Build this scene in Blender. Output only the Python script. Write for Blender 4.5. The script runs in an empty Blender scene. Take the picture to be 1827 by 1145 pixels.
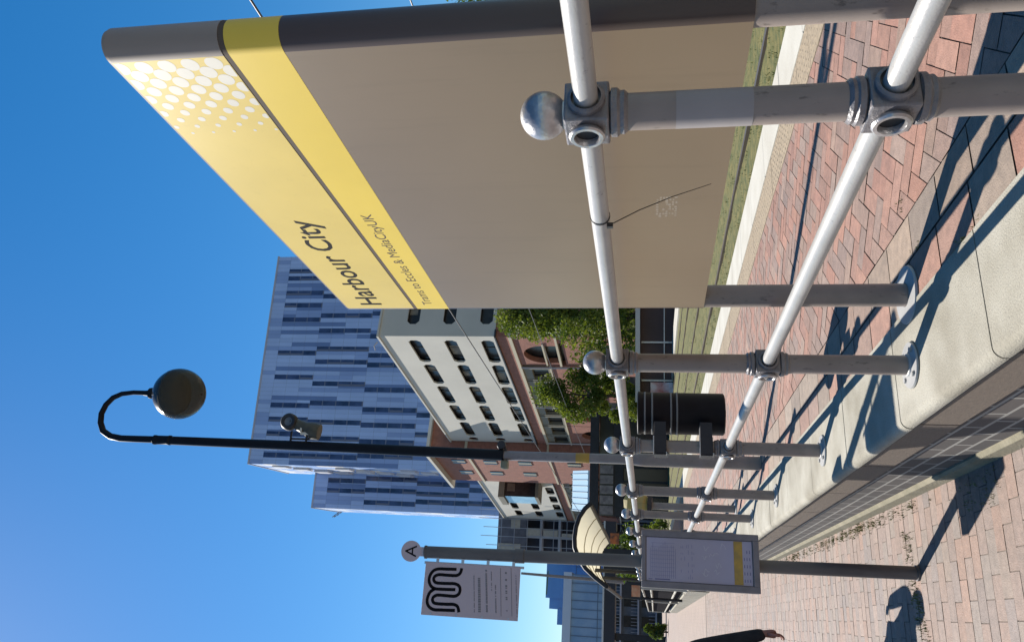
import bpy, bmesh, math, random
from mathutils import Vector, Matrix
random.seed(7)
R = math.radians
# ------------------------------------------------------------------ camera, sky, sun, exposure
scene = bpy.context.scene
col = scene.collection
F_PX, V0, U0 = 1375.0, 913.5, 572.5            # focal length and centre, in photo pixels (1827 x 1145)
PITCH = math.atan((1157.0 - V0) / F_PX)
AZ = math.atan((U0 - 40.0) / (F_PX * math.cos(PITCH) + (1157.0 - V0) * math.sin(PITCH)))
CAM = Vector((0, 0, 1.6))
h = Vector((math.sin(AZ), math.cos(AZ), 0)); RT = Vector((math.cos(AZ), -math.sin(AZ), 0)); Z = Vector((0, 0, 1))
FW = h * math.cos(PITCH) + Z * math.sin(PITCH); UP = Z * math.cos(PITCH) - h * math.sin(PITCH)
cd = bpy.data.cameras.new('camera'); cam = bpy.data.objects.new('camera', cd); col.objects.link(cam)
cd.sensor_width = 36.0; cd.lens = 36.0 * F_PX / 1827.0; cd.clip_start = 0.05; cd.clip_end = 3000.0
m = Matrix.Identity(4)
for i in range(3):
    m[i][0] = -UP[i]; m[i][1] = RT[i]; m[i][2] = -FW[i]; m[i][3] = CAM[i]
cam.matrix_world = m
scene.camera = cam
SUN = Vector((-0.34, 0.76, 1.0)).normalized()   # direction towards the sun
w = bpy.data.worlds.new('World'); scene.world = w; w.use_nodes = True
nt = w.node_tree; bg = nt.nodes['Background']
sky = nt.nodes.new('ShaderNodeTexSky'); sky.sky_type = 'NISHITA'; sky.sun_disc = False
sky.sun_elevation = math.asin(SUN.z); sky.sun_rotation = math.atan2(SUN.x, SUN.y)
sky.air_density = 1.25; sky.dust_density = 0.25; sky.ozone_density = 3.5; sky.altitude = 0
hs = nt.nodes.new('ShaderNodeHueSaturation'); hs.inputs['Saturation'].default_value = 1.40; hs.inputs['Value'].default_value = 1.18
nt.links.new(sky.outputs[0], hs.inputs['Color']); nt.links.new(hs.outputs[0], bg.inputs[0]); bg.inputs[1].default_value = 0.055
sl = bpy.data.lights.new('sun', 'SUN'); sl.energy = 5.0; sl.angle = R(0.5); sl.color = (1.0, 0.945, 0.86)
so = bpy.data.objects.new('sun', sl); col.objects.link(so); so.rotation_euler = (-SUN).to_track_quat('-Z', 'Y').to_euler()
scene.view_settings.view_transform = 'Standard'; scene.view_settings.look = 'None'
scene.view_settings.exposure = 0.96; scene.view_settings.gamma = 1.0

# ------------------------------------------------------------------ helpers
def ray(x, y):
    return (1145.0 - y - U0) * RT - (x - V0) * UP + F_PX * FW
def at(x, y, D):                                 # point seen at photo pixel (x, y) at horizontal distance D
    d = ray(x, y); return CAM + d * (D / math.hypot(d.x, d.y))
def atz(x, y, z):
    d = ray(x, y); return CAM + d * ((z - CAM.z) / d.z)

def mat(name, c, rough=0.7, metal=0.0, var=0.0, scale=8.0, bump=0.0, bscale=60.0, c2=None, detail=4, attr=None, spec=0.5,
        trans=0.0, stretch=None, alpha=1.0, speck=None):
    M = bpy.data.materials.new(name); M.use_nodes = True
    n = M.node_tree.nodes; l = M.node_tree.links; b = n['Principled BSDF']
    b.inputs['Base Color'].default_value = (*c, 1); b.inputs['Roughness'].default_value = rough
    b.inputs['Metallic'].default_value = metal; b.inputs['Specular IOR Level'].default_value = spec
    b.inputs['Transmission Weight'].default_value = trans; b.inputs['Alpha'].default_value = alpha
    tc = n.new('ShaderNodeNewGeometry'); mp = n.new('ShaderNodeMapping'); l.new(tc.outputs['Position'], mp.inputs[0])
    if stretch: mp.inputs['Scale'].default_value = stretch
    src = None
    if attr:
        a = n.new('ShaderNodeAttribute'); a.attribute_name = attr; src = a.outputs['Color']
    if var or c2:
        t = n.new('ShaderNodeTexNoise'); t.inputs['Scale'].default_value = scale; t.inputs['Detail'].default_value = detail
        l.new(mp.outputs[0], t.inputs['Vector'])
        r = n.new('ShaderNodeValToRGB'); r.color_ramp.elements[0].position = 0.32; r.color_ramp.elements[1].position = 0.68
        if c2: lo, hi = c, c2
        else: lo = tuple(v * (1 - var) for v in c); hi = tuple(min(1, v * (1 + var)) for v in c)
        if attr: lo = (1 - var,) * 3; hi = (1 + var,) * 3
        r.color_ramp.elements[0].color = (*lo, 1); r.color_ramp.elements[1].color = (*hi, 1)
        l.new(t.outputs['Fac'], r.inputs['Fac'])
        if src:
            mx = n.new('ShaderNodeMix'); mx.data_type = 'RGBA'; mx.blend_type = 'MULTIPLY'; mx.inputs['Factor'].default_value = 1
            l.new(src, mx.inputs['A']); l.new(r.outputs[0], mx.inputs['B']); src = mx.outputs['Result']
        else: src = r.outputs[0]
    if speck:                                        # (scale, low threshold, high threshold, darkest factor, stretch)
        t3 = n.new('ShaderNodeTexNoise'); t3.inputs['Scale'].default_value = speck[0]; t3.inputs['Detail'].default_value = 7; t3.inputs['Roughness'].default_value = .65
        m3 = n.new('ShaderNodeMapping'); l.new(tc.outputs['Position'], m3.inputs[0]); m3.inputs['Scale'].default_value = speck[4] if len(speck) > 4 else (1, 1, 1)
        l.new(m3.outputs[0], t3.inputs['Vector']); r3 = n.new('ShaderNodeValToRGB'); r3.color_ramp.elements[0].position = speck[1]; r3.color_ramp.elements[1].position = speck[2]
        r3.color_ramp.elements[0].color = (speck[3],) * 3 + (1,); r3.color_ramp.elements[1].color = (1, 1, 1, 1); l.new(t3.outputs['Fac'], r3.inputs['Fac'])
        m4 = n.new('ShaderNodeMix'); m4.data_type = 'RGBA'; m4.blend_type = 'MULTIPLY'; m4.inputs['Factor'].default_value = 1
        if src: l.new(src, m4.inputs['A'])
        else: m4.inputs['A'].default_value = (*c, 1)
        l.new(r3.outputs[0], m4.inputs['B']); src = m4.outputs['Result']
    if src: l.new(src, b.inputs['Base Color'])
    if bump:
        t2 = n.new('ShaderNodeTexNoise'); t2.inputs['Scale'].default_value = bscale; t2.inputs['Detail'].default_value = 5
        l.new(mp.outputs[0], t2.inputs['Vector'])
        bp = n.new('ShaderNodeBump'); bp.inputs['Strength'].default_value = bump; bp.inputs['Distance'].default_value = 0.01
        l.new(t2.outputs['Fac'], bp.inputs['Height']); l.new(bp.outputs[0], b.inputs['Normal'])
    return M

def brickmat(name, c1, c2, mortar, bw=0.215, rh=0.075, ms=0.01, plane='yz', rough=0.85, var=0.12, offset=0.5, bias=0.0):
    M = mat(name, c1, rough, var=0)
    n = M.node_tree.nodes; l = M.node_tree.links; b = n['Principled BSDF']
    tc = n.new('ShaderNodeTexCoord'); sp = n.new('ShaderNodeSeparateXYZ'); cb = n.new('ShaderNodeCombineXYZ')
    l.new(tc.outputs['Object'], sp.inputs[0])
    ax = {'x': 0, 'y': 1, 'z': 2}
    if plane == 'wall':                             # any upright wall: run along x + y
        ad = n.new('ShaderNodeMath'); ad.operation = 'ADD'; l.new(sp.outputs[0], ad.inputs[0]); l.new(sp.outputs[1], ad.inputs[1])
        l.new(ad.outputs[0], cb.inputs[0]); l.new(sp.outputs[2], cb.inputs[1])
    else:
        l.new(sp.outputs[ax[plane[0]]], cb.inputs[0]); l.new(sp.outputs[ax[plane[1]]], cb.inputs[1])
    t = n.new('ShaderNodeTexBrick'); t.inputs['Scale'].default_value = 1; t.inputs['Brick Width'].default_value = bw
    t.inputs['Row Height'].default_value = rh; t.inputs['Mortar Size'].default_value = ms; t.inputs['Bias'].default_value = bias
    t.inputs['Color1'].default_value = (*c1, 1); t.inputs['Color2'].default_value = (*c2, 1); t.inputs['Mortar'].default_value = (*mortar, 1)
    t.offset = offset
    l.new(cb.outputs[0], t.inputs['Vector'])
    nz = n.new('ShaderNodeTexNoise'); nz.inputs['Scale'].default_value = 1.7; nz.inputs['Detail'].default_value = 6
    l.new(tc.outputs['Object'], nz.inputs['Vector'])
    r = n.new('ShaderNodeValToRGB'); r.color_ramp.elements[0].position = .3; r.color_ramp.elements[1].position = .7
    r.color_ramp.elements[0].color = (1 - var,) * 3 + (1,); r.color_ramp.elements[1].color = (1 + var,) * 3 + (1,)
    l.new(nz.outputs['Fac'], r.inputs['Fac'])
    mx = n.new('ShaderNodeMix'); mx.data_type = 'RGBA'; mx.blend_type = 'MULTIPLY'; mx.inputs['Factor'].default_value = 1
    l.new(t.outputs['Color'], mx.inputs['A']); l.new(r.outputs[0], mx.inputs['B']); l.new(mx.outputs['Result'], b.inputs['Base Color'])
    bp = n.new('ShaderNodeBump'); bp.inputs['Strength'].default_value = .35; bp.inputs['Distance'].default_value = .006; bp.invert = True
    l.new(t.outputs['Fac'], bp.inputs['Height']); l.new(bp.outputs[0], b.inputs['Normal'])
    return M

class MB:
    def __init__(s): s.v = []; s.f = []; s.m = []; s.sm = []; s.c = []
    def add(s, vs, fs, mi=0, smooth=False, colr=None):
        o = len(s.v); s.v += [tuple(v) for v in vs]
        for f in fs: s.f.append([i + o for i in f]); s.m.append(mi); s.sm.append(smooth); s.c.append(colr)
        return s
    def box(s, x0, x1, y0, y1, z0, z1, mi=0):
        vs = [(x, y, z) for z in (z0, z1) for y in (y0, y1) for x in (x0, x1)]
        return s.add(vs, [(0, 2, 3, 1), (4, 5, 7, 6), (0, 1, 5, 4), (2, 6, 7, 3), (0, 4, 6, 2), (1, 3, 7, 5)], mi)
    def bar(s, p, q, r, mi=0, seg=12, r2=None, caps=True, smooth=True):
        return s.tube([p, q], [r, r if r2 is None else r2], mi, seg, caps, smooth)
    def tube(s, pts, rad, mi=0, seg=12, caps=True, smooth=True, flat=None):
        pts = [Vector(p) for p in pts]
        if not isinstance(rad, (list, tuple)): rad = [rad] * len(pts)
        n = len(pts); prev = None; vs = []
        for i, p in enumerate(pts):
            t = (pts[min(i + 1, n - 1)] - pts[max(i - 1, 0)])
            if t.length < 1e-9: t = Vector((0, 0, 1))
            t.normalize()
            if prev is None:
                a = Vector((0, 0, 1)) if abs(t.z) < 0.9 else Vector((1, 0, 0)); u = t.cross(a).normalized()
            else:
                u = prev - t * prev.dot(t)
                u = u.normalized() if u.length > 1e-6 else t.orthogonal().normalized()
            prev = u; v2 = t.cross(u)
            for k in range(seg):
                a = 2 * math.pi * k / seg
                vs.append(p + (u * math.cos(a) + v2 * math.sin(a)) * rad[i])
        fs = [(i * seg + k, i * seg + (k + 1) % seg, (i + 1) * seg + (k + 1) % seg, (i + 1) * seg + k) for i in range(n - 1) for k in range(seg)]
        s.add(vs, fs, mi, smooth)
        if caps: s.add([vs[k] for k in range(seg)], [tuple(range(seg))[::-1]], mi); s.add([vs[(n - 1) * seg + k] for k in range(seg)], [tuple(range(seg))], mi)
        return s
    def lathe(s, prof, cx=0, cy=0, mi=0, seg=24, smooth=True, axis='z', origin=None):
        o = Vector(origin) if origin else Vector((cx, cy, 0)); vs = []
        for r, z in prof:
            for k in range(seg):
                a = 2 * math.pi * k / seg; c, d = r * math.cos(a), r * math.sin(a)
                vs.append(o + Vector({'z': (c, d, z), 'x': (z, c, d), 'y': (c, z, d)}[axis]))
        fs = [(i * seg + k, i * seg + (k + 1) % seg, (i + 1) * seg + (k + 1) % seg, (i + 1) * seg + k) for i in range(len(prof) - 1) for k in range(seg)]
        return s.add(vs, fs, mi, smooth)
    def sphere(s, c, r, mi=0, seg=24, rings=14, sz=1.0, a0=0, a1=math.pi):
        return s.lathe([(max(1e-5, r * math.sin(a0 + (a1 - a0) * i / rings)), c[2] + r * sz * math.cos(a0 + (a1 - a0) * i / rings)) for i in range(rings + 1)], c[0], c[1], mi, seg)
    def prism(s, poly, fr, d, mi=0, smooth=False):   # poly of (a, b) in frame fr = (origin, ua, ub), pushed along -ua x ub by d
        o, ua, ub = (Vector(q) for q in fr); nn = ua.cross(ub)
        A = [o + ua * a + ub * b for a, b in poly]; B = [p - nn * d for p in A]; n = len(A)
        s.add(A + B, [tuple(range(n)), tuple(range(2 * n - 1, n - 1, -1))], mi)
        s.add(A + B, [(i, i + n, (i + 1) % n + n, (i + 1) % n) for i in range(n)], mi, smooth)
        return s
    def build(s, name, mats, parent=None, loc=None, bevel=0, bseg=2):
        me = bpy.data.meshes.new(name); me.from_pydata(s.v, [], s.f)
        for M in (mats if isinstance(mats, (list, tuple)) else [mats]): me.materials.append(M)
        me.polygons.foreach_set('material_index', s.m); me.polygons.foreach_set('use_smooth', s.sm)
        if any(c is not None for c in s.c):
            a = me.color_attributes.new('tint', 'FLOAT_COLOR', 'CORNER'); i = 0
            for f, c in zip(s.f, s.c):
                for _ in f: a.data[i].color = (*(c or (1, 1, 1)), 1); i += 1
        b = bmesh.new(); b.from_mesh(me)
        if any(s.sm): bmesh.ops.remove_doubles(b, verts=b.verts, dist=1e-6)
        bmesh.ops.recalc_face_normals(b, faces=b.faces) if not any(c is not None for c in s.c) and len(s.f) < 60000 else None
        b.to_mesh(me); b.free()
        if any(s.sm) and hasattr(me, 'set_sharp_from_angle'): me.set_sharp_from_angle(angle=R(40))
        o = bpy.data.objects.new(name, me); col.objects.link(o); o.parent = parent
        if loc is not None: o.location = loc
        if bevel:
            bm = o.modifiers.new('bevel', 'BEVEL'); bm.width = bevel; bm.segments = bseg; bm.limit_method = 'ANGLE'; bm.angle_limit = R(35)
        return o
def tag(o, label=None, cat=None, group=None, kind=None):
    if label: o['label'] = label
    if cat: o['category'] = cat
    if group: o['group'] = group
    if kind: o['kind'] = kind
    return o
def thing(name, label, cat, loc=(0, 0, 0), rz=0, group=None):
    o = bpy.data.objects.new(name, None); col.objects.link(o); o.location = loc; o.rotation_euler = (0, 0, rz)
    o.empty_display_size = .1
    return tag(o, label, cat, group)
def copy_tree(o, parent=None):
    c = o.copy(); col.objects.link(c); c.parent = parent
    for ch in list(o.children): copy_tree(ch, c)
    return c
def text_mesh(name, s, M, parent, o, ua, ub, box, depth=0.0006, font_space=1.0, bold=0.0):
    """lettering s fitted into box = (width, height of the letters drawn), lower left at o, along ua / ub"""
    c = bpy.data.curves.new(name, 'FONT'); c.body = s; c.size = 1; c.offset = bold; c.space_character = font_space; c.resolution_u = 3
    t = bpy.data.objects.new('tmp', c); col.objects.link(t)
    me = bpy.data.meshes.new_from_object(t.evaluated_get(bpy.context.evaluated_depsgraph_get())); bpy.data.objects.remove(t)
    xs = [v.co.x for v in me.vertices]; ys = [v.co.y for v in me.vertices]
    x0, x1, y0, y1 = min(xs), max(xs), min(ys), max(ys)
    o, ua, ub = Vector(o), Vector(ua), Vector(ub); nn = ua.cross(ub)
    for v in me.vertices:
        a = (v.co.x - x0) / (x1 - x0) * box[0]; b = (v.co.y - y0) / (y1 - y0) * box[1]
        v.co = o + ua * a + ub * b + nn * depth
    me.materials.clear(); me.materials.append(M); me.name = name
    ob = bpy.data.objects.new(name, me); col.objects.link(ob); ob.parent = parent
    return ob

# ------------------------------------------------------------------ materials
GREY = mat('grey gloss paint', (.215, .18, .162), .40, 0, var=.10, scale=9, bump=.05, bscale=300, spec=.45, speck=(55, .33, .40, .55, (1, 1, .35)))
SILV = mat('silver rail paint', (0.36, 0.352, 0.34), .38, .1, c2=(0.296, 0.292, 0.284), scale=9, bump=.08, bscale=200, spec=.5, speck=(60, .30, .38, .6))
BALL = mat('bare cast metal', (.38, .37, .37), .30, .6, var=.3, scale=22, bump=.15, bscale=120)
CAST = mat('cast fitting paint', (.155, .145, .15), .36, .1, var=.22, scale=30, bump=.25, bscale=160)
DARKHOLE = mat('dark socket', (.012, .012, .014), .6)
BLACK = mat('black paint', (.006, .006, .009), .5, 0, var=.2, scale=12, spec=.16)
BLACKM = mat('black matt', (.014, .014, .018), .6, 0, var=.3, scale=5)
STEEL = mat('worn steel', (.42, .42, .44), .4, .7, var=.1)
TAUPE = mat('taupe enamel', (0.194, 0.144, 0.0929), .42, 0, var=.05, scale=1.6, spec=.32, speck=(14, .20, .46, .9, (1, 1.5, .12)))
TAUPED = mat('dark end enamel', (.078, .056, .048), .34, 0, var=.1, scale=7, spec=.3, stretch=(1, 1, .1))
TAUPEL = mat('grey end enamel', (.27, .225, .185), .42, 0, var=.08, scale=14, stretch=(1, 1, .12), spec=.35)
YEL = mat('yellow vinyl', (.69, .50, .062), .42, 0, var=.05, scale=2.5, spec=.35)
YELP = mat('paler yellow vinyl', (.64, .475, .105), .42, 0, var=.06, scale=2.5, spec=.35, speck=(40, .25, .4, .93))
LINE = mat('grey line vinyl', (.10, .08, .065), .7, spec=.1)
WHITE = mat('white vinyl', (.52, .49, .41), .5, var=.05)
INK = mat('black ink', (.008, .008, .010), .8, spec=.08)
FAINT = mat('grey ink', (.17, .16, .17), .6)
RUBBER = mat('plastic tie', (.02, .02, .02), .5)
CONC = mat('pale coping stone', (0.332, 0.312, 0.26), .92, 0, c2=(0.216, 0.196, 0.152), scale=4.0, bump=.4, bscale=160, detail=12, speck=(170, .30, .52, .62))
GRAN = mat('brown facing stone', (0.146, 0.113, 0.088), .8, 0, c2=(0.1, 0.079, 0.0608), scale=38, bump=.3, bscale=220, detail=8, stretch=(1, 1, 5))
PLIN = mat('mossy plinth stone', (0.206, 0.182, 0.128), .9, 0, c2=(0.134, 0.122, 0.079), scale=6, bump=.4, bscale=90, detail=8)
ENGB = brickmat('blue engineering brick', (.05, .045, .045), (.07, .06, .056), (.24, .23, .21), plane='yz', rh=.082, bw=.225, ms=.007)
GROUT = mat('sandy joint', (0.079, 0.0608, 0.0486), .95, c2=(0.122, 0.1, 0.079), scale=60)
PINKB = mat('clay paver', (1, 1, 1), .66, 0, speck=(1.6, .30, .62, .80), var=.16, scale=26, bump=.35, bscale=160, attr='tint', detail=8)
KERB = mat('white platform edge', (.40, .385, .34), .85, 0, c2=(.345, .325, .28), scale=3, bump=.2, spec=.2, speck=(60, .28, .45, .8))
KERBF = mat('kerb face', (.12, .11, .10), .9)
BUFF = mat('buff tactile paving', (0.274, 0.213, 0.14), .85, 0, c2=(0.182, 0.143, 0.0976), scale=30, bump=.3)
MOSS = mat('sedum track bed', (.040, .052, .009), .95, 0, c2=(.125, .105, .028), scale=9, bump=1.0, bscale=70, detail=11)
MOSS_OLD = mat('sedum track bed', (0.076, 0.0798, 0.0167), .95, 0, c2=(0.167, 0.133, 0.038), scale=14, bump=1.0, bscale=70, detail=9)
BLADE = mat('grass blades', (0.096, 0.136, 0.024), .8, c2=(0.24, 0.224, 0.08), scale=4, spec=.2)
GROUND = mat('far paving', (0.194, 0.174, 0.155), .9, 0, c2=(0.142, 0.129, 0.116), scale=.3)
ASPH = mat('asphalt', (.055, .055, .06), .9, 0, var=.2, scale=20)
RAILM = mat('worn rail', (.09, .07, .055), .5, .5)

# ------------------------------------------------------------------ ground
def sheet(name, x0, x1, y0, y1, z, M):
    b = MB(); b.add([(x0, y0, z), (x1, y0, z), (x1, y1, z), (x0, y1, z)], [(0, 1, 2, 3)])
    return tag(b.build(name, M), kind='structure')
b = MB(); b.add([(-1500, -1500, -.35), (1500, -1500, -.35), (1500, 1500, -.35), (-1500, 1500, -.35)], [(0, 1, 2, 3)])
tag(b.build('ground', GROUND), kind='structure')
FARPATH = brickmat('far clay path', (0.232, 0.18, 0.152), (0.212, 0.164, 0.14), (0.168, 0.132, 0.112), plane='xy', bw=.215, rh=.1, ms=.006, var=.1)
b = MB(); b.box(-12, .90, -3, 120, -.30, -.006)
tag(b.build('path', [FARPATH]), kind='structure')

def tone(base, var=.08, hue=.035):
    base = (base[0] * .72, base[1] * .672, base[2] * .61)
    k = 1 + random.uniform(-var, var); e = random.uniform(-hue, hue)
    return (base[0] * k * (1 + e), base[1] * k, base[2] * k * (1 - e))
def bricks_running(name, x0, x1, y0, y1, z, L, W, tones, gap=.0042):
    b = MB(); j = 0; y = y0
    while y < y1:
        x = x0 - (L * .5 if j % 2 else 0) + random.uniform(-.008, .008)
        while x < x1:
            xa, xb = max(x + gap / 2, x0), min(x + L - gap / 2, x1)
            if xb - xa > .01:
                dz = random.uniform(-.0014, .0014); tx = random.uniform(-.0012, .0012); g2 = random.uniform(.3, 1.2) * gap
                t = tone(random.choice(tones))
                b.add([(xa, y + g2 / 2, z + dz), (xb, y + g2 / 2, z + dz + tx), (xb, y + W - g2 / 2, z + dz + tx), (xa, y + W - g2 / 2, z + dz)], [(0, 1, 2, 3)], 0, False, t)
            x += L
        y += W; j += 1
    return tag(b.build(name, PINKB), kind='structure')
LOW = [(.26, .19, .165), (.245, .18, .155), (.275, .21, .185), (.215, .175, .165), (.24, .195, .172), (.275, .185, .15)]
GROUT2 = mat('pale path joint', (0.12, 0.096, 0.08), .95, c2=(0.08, 0.064, 0.052), scale=50)
sheet('path_bedding', -4.0, .86, 1.5, 24, -.002, GROUT2)
bricks_running('path_paving', -3.6, .82, 1.6, 23.6, .003, .205, .102, LOW)

# raised tram platform
b = MB(); b.box(1.19, 3.67, -3, 75, -.3, .586)
tag(b.build('platform', [GROUT]), kind='structure')
REDS = [(0.327, 0.179, 0.137), (0.312, 0.167, 0.129), (0.334, 0.19, 0.148), (0.296, 0.182, 0.148), (0.262, 0.182, 0.156), (0.251, 0.179, 0.156), (0.296, 0.213, 0.179)]
b = MB(); L2, W2 = .2, .1; c45 = math.sqrt(.5); g = .0022
def clipx(poly, X, sgn):
    out = []
    for i in range(len(poly)):
        p, q = poly[i], poly[(i + 1) % len(poly)]; ip, iq = sgn * (p[0] - X) >= 0, sgn * (q[0] - X) >= 0
        if ip: out.append(p)
        if ip != iq:
            t = (X - p[0]) / (q[0] - p[0]); out.append((X, p[1] + t * (q[1] - p[1])))
    return out
for i in range(-40, 320):
    for j in range(-120, 160):
        ox, oy = (i + 2 * j) * W2, (i - 2 * j) * W2
        for (a0, a1, b0, b1) in ((0, 2, 0, 1), (0, 1, 1, 3)):
            xs = [ox + a0 * W2 + g, ox + a1 * W2 - g]; ys = [oy + b0 * W2 + g, oy + b1 * W2 - g]
            P = [((x - y) * c45 + 2.4, (x + y) * c45 - 2) for x, y in ((xs[0], ys[0]), (xs[1], ys[0]), (xs[1], ys[1]), (xs[0], ys[1]))]
            if max(p[0] for p in P) < 1.56 or min(p[0] for p in P) > 3.295: continue
            if P[0][1] < .4 or P[0][1] > 26: continue
            P = clipx(clipx(P, 1.56, 1), 3.295, -1)
            if len(P) < 3: continue
            t = tone(random.choice(REDS), .14); dz = random.uniform(-.0015, .0015); k1 = random.uniform(-.004, .004); k2 = random.uniform(-.004, .004)
            b.add([(x, y, .5925 + dz + (x - P[0][0]) * k1 + (y - P[0][1]) * k2) for x, y in P], [tuple(range(len(P)))], 0, False, t)
tag(b.build('platform_paving', PINKB), kind='structure')
EDGE = [(0.281, 0.22, 0.179), (0.258, 0.205, 0.171), (0.304, 0.243, 0.198), (0.274, 0.19, 0.152)]
b = MB(); y = -.4
while y < 26:
    ln = .30; t = tone(random.choice(EDGE), .1); dz = random.uniform(-.001, .001); sk = random.uniform(-.008, .008)
    x0 = 1.38
    b.add([(x0, y + .004 + sk, .593 + dz), (1.552, y + .004, .593 + dz), (1.552, y + ln - .004, .593 + dz), (x0, y + ln - .004 + sk, .593 + dz)], [(0, 1, 2, 3)], 0, False, t)
    t = tone(random.choice(REDS[:5] + EDGE), .1)
    b.add([(1.21, y + .06, .592), (1.373, y + .06, .592), (1.373, y + ln + .05, .592), (1.21, y + ln + .05, .592)], [(0, 1, 2, 3)], 0, False, t)
    y += ln
tag(b.build('platform_border', PINKB), kind='structure')
b = MB()
for k in range(0, 72):
    y = .2 + k * .4
    b.box(3.303, 3.664, y + .003, y + .397, .55, .5945 + random.uniform(-.001, .001))
    if y < 14:
        for q in range(6):
            for r in range(6):
                cx, cy = 3.34 + q * .0575, y + .045 + r * .062
                b.add([(cx - .012, cy - .012, .594), (cx + .012, cy - .012, .594), (cx + .012, cy + .012, .594), (cx - .012, cy + .012, .594),
                       (cx - .008, cy - .008, .5968), (cx + .008, cy - .008, .5968), (cx + .008, cy + .008, .5968), (cx - .008, cy + .008, .5968)],
                      [(4, 5, 6, 7), (0, 1, 5, 4), (1, 2, 6, 5), (2, 3, 7, 6), (3, 0, 4, 7)])
tag(b.build('platform_tactile_strip', BUFF), kind='structure')
sheet('platform_far_paving', 1.2, 3.66, 26, 75, .592, brickmat('far platform brick', (0.28, 0.182, 0.152), (0.243, 0.164, 0.14), (0.182, 0.146, 0.122), plane='xy', bw=.2, rh=.1, ms=.004))
b = MB()
for k in range(0, 82):
    y = -2 + k * .9; b.box(3.67, 4.15, y + .003, y + .897, .47, .602 + random.uniform(-.001, .001))
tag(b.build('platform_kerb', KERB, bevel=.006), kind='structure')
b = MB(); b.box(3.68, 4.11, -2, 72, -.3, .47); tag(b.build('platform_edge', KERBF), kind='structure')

# track bed
b = MB()
for i in range(29):
    for j in range(120):
        pass
ny, nx = 150, 26
vs = []
for j in range(ny + 1):
    for i in range(nx + 1):
        x = 4.1 + (11.2 - 4.1) * i / nx; y = -2 + 92.0 * (j / ny) ** 1.6
        vs.append((x, y, .405 + random.uniform(-.012, .018)))
b.add(vs, [(j * (nx + 1) + i, j * (nx + 1) + i + 1, (j + 1) * (nx + 1) + i + 1, (j + 1) * (nx + 1) + i) for j in range(ny) for i in range(nx)], 0, True)
tag(b.build('track_bed', MOSS), kind='structure')
b = MB()
for X in (5.62, 7.05, 8.9, 10.33):
    b.box(X - .045, X + .035, -2, 88, .36, .438); b.box(X + .035, X + .085, -2, 88, .36, .424, 1)
tag(b.build('tram_rails', [RAILM, DARKHOLE]), kind='structure')
b = MB(); b.box(11.2, 11.5, -2, 90, -.3, .47); b.box(11.5, 13.0, -2, 90, -.3, .44)
tag(b.build('far_kerb', KERB), kind='structure')
b = MB()
def tuft(b, x, y, z, hgt, n, spread, mi=0):
    for _ in range(n):
        a = random.uniform(0, 6.28); r = random.uniform(0, spread); px, py = x + r * math.cos(a), y + r * math.sin(a)
        a = random.uniform(0, 6.28); ww = hgt * .13; hh = hgt * random.uniform(.5, 1); lx, ly = random.uniform(-.5, .5) * hh, random.uniform(-.5, .5) * hh
        b.add([(px - ww * math.cos(a), py - ww * math.sin(a), z), (px + ww * math.cos(a), py + ww * math.sin(a), z), (px + lx, py + ly, z + hh)], [(0, 1, 2)], mi)
for _ in range(3600):
    y = 3 + 24 * random.random() ** 1.5; x = random.choice([random.uniform(4.25, 5.55), random.uniform(5.75, 7.6)])
    tuft(b, x, y, .40, random.uniform(.02, .045), 4, .06)
tag(b.build('track_greenery', BLADE), 'low mossy sedum and grass growing between the tram rails', 'ground cover', kind='stuff')

# ------------------------------------------------------------------ retaining wall
wall = thing('retaining_wall', 'low retaining wall of pale coping, brown stone panels and dark brick under the railing', 'wall', (.78, 0, 0))
def cop_profile(x0=0.0, x1=.425, z0=.553, z1=.6, r=.034, n=12):
    P = [(x1, z0), (x1, z1)]
    for i in range(n + 1):
        a = math.pi / 2 * (1 + i / n); P.append((x0 + r + r * math.cos(a), z1 - r + r * math.sin(a)))
    P.append((x0, z0 + .004)); P.append((x0 + .004, z0))
    return P
def cop_mesh(name):
    b = MB(); P = cop_profile(); n = len(P); L = .892
    vs = [(x, 0, z) for x, z in P] + [(x, L, z) for x, z in P]
    b.add(vs, [tuple(range(n)), tuple(range(2 * n - 1, n - 1, -1))]); b.add(vs, [(i, i + n, (i + 1) % n + n, (i + 1) % n) for i in range(n)], 0, False)
    return b.build(name, CONC, wall)
cs = cop_mesh('coping_stone'); pn = MB().box(.014, .12, 0, .893, .385, .540).build('facing_panel', GRAN, wall, bevel=.006)
Y0 = 3.26 - .9 * 4
for k in range(28):
    a = cs if k == 0 else cs.copy(); q = pn if k == 0 else pn.copy()
    if k: col.objects.link(a); col.objects.link(q)
    a.location = (random.uniform(-.0015, .0015), Y0 + .9 * k, random.uniform(-.001, .001)); q.location = (random.uniform(-.001, .001), Y0 + .9 * k - .02, 0)
MB().box(.040, .41, -3, 24.6, .09, .534).build('brick_face', ENGB, wall)
b = MB(); b.add([(x, y, z) for y in (-3, 24.6) for x, z in ((.016, -.02), (.016, .078), (.030, .092), (.2, .092), (.2, -.02))],
                [(0, 1, 2, 3, 4), (9, 8, 7, 6, 5), (0, 5, 6, 1), (1, 6, 7, 2), (2, 7, 8, 3), (3, 8, 9, 4), (4, 9, 5, 0)])
b.build('plinth', PLIN, wall)
MB().box(.07, .40, -3, 24.6, .535, .556).build('bed_joint', DARKHOLE, wall)

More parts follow.
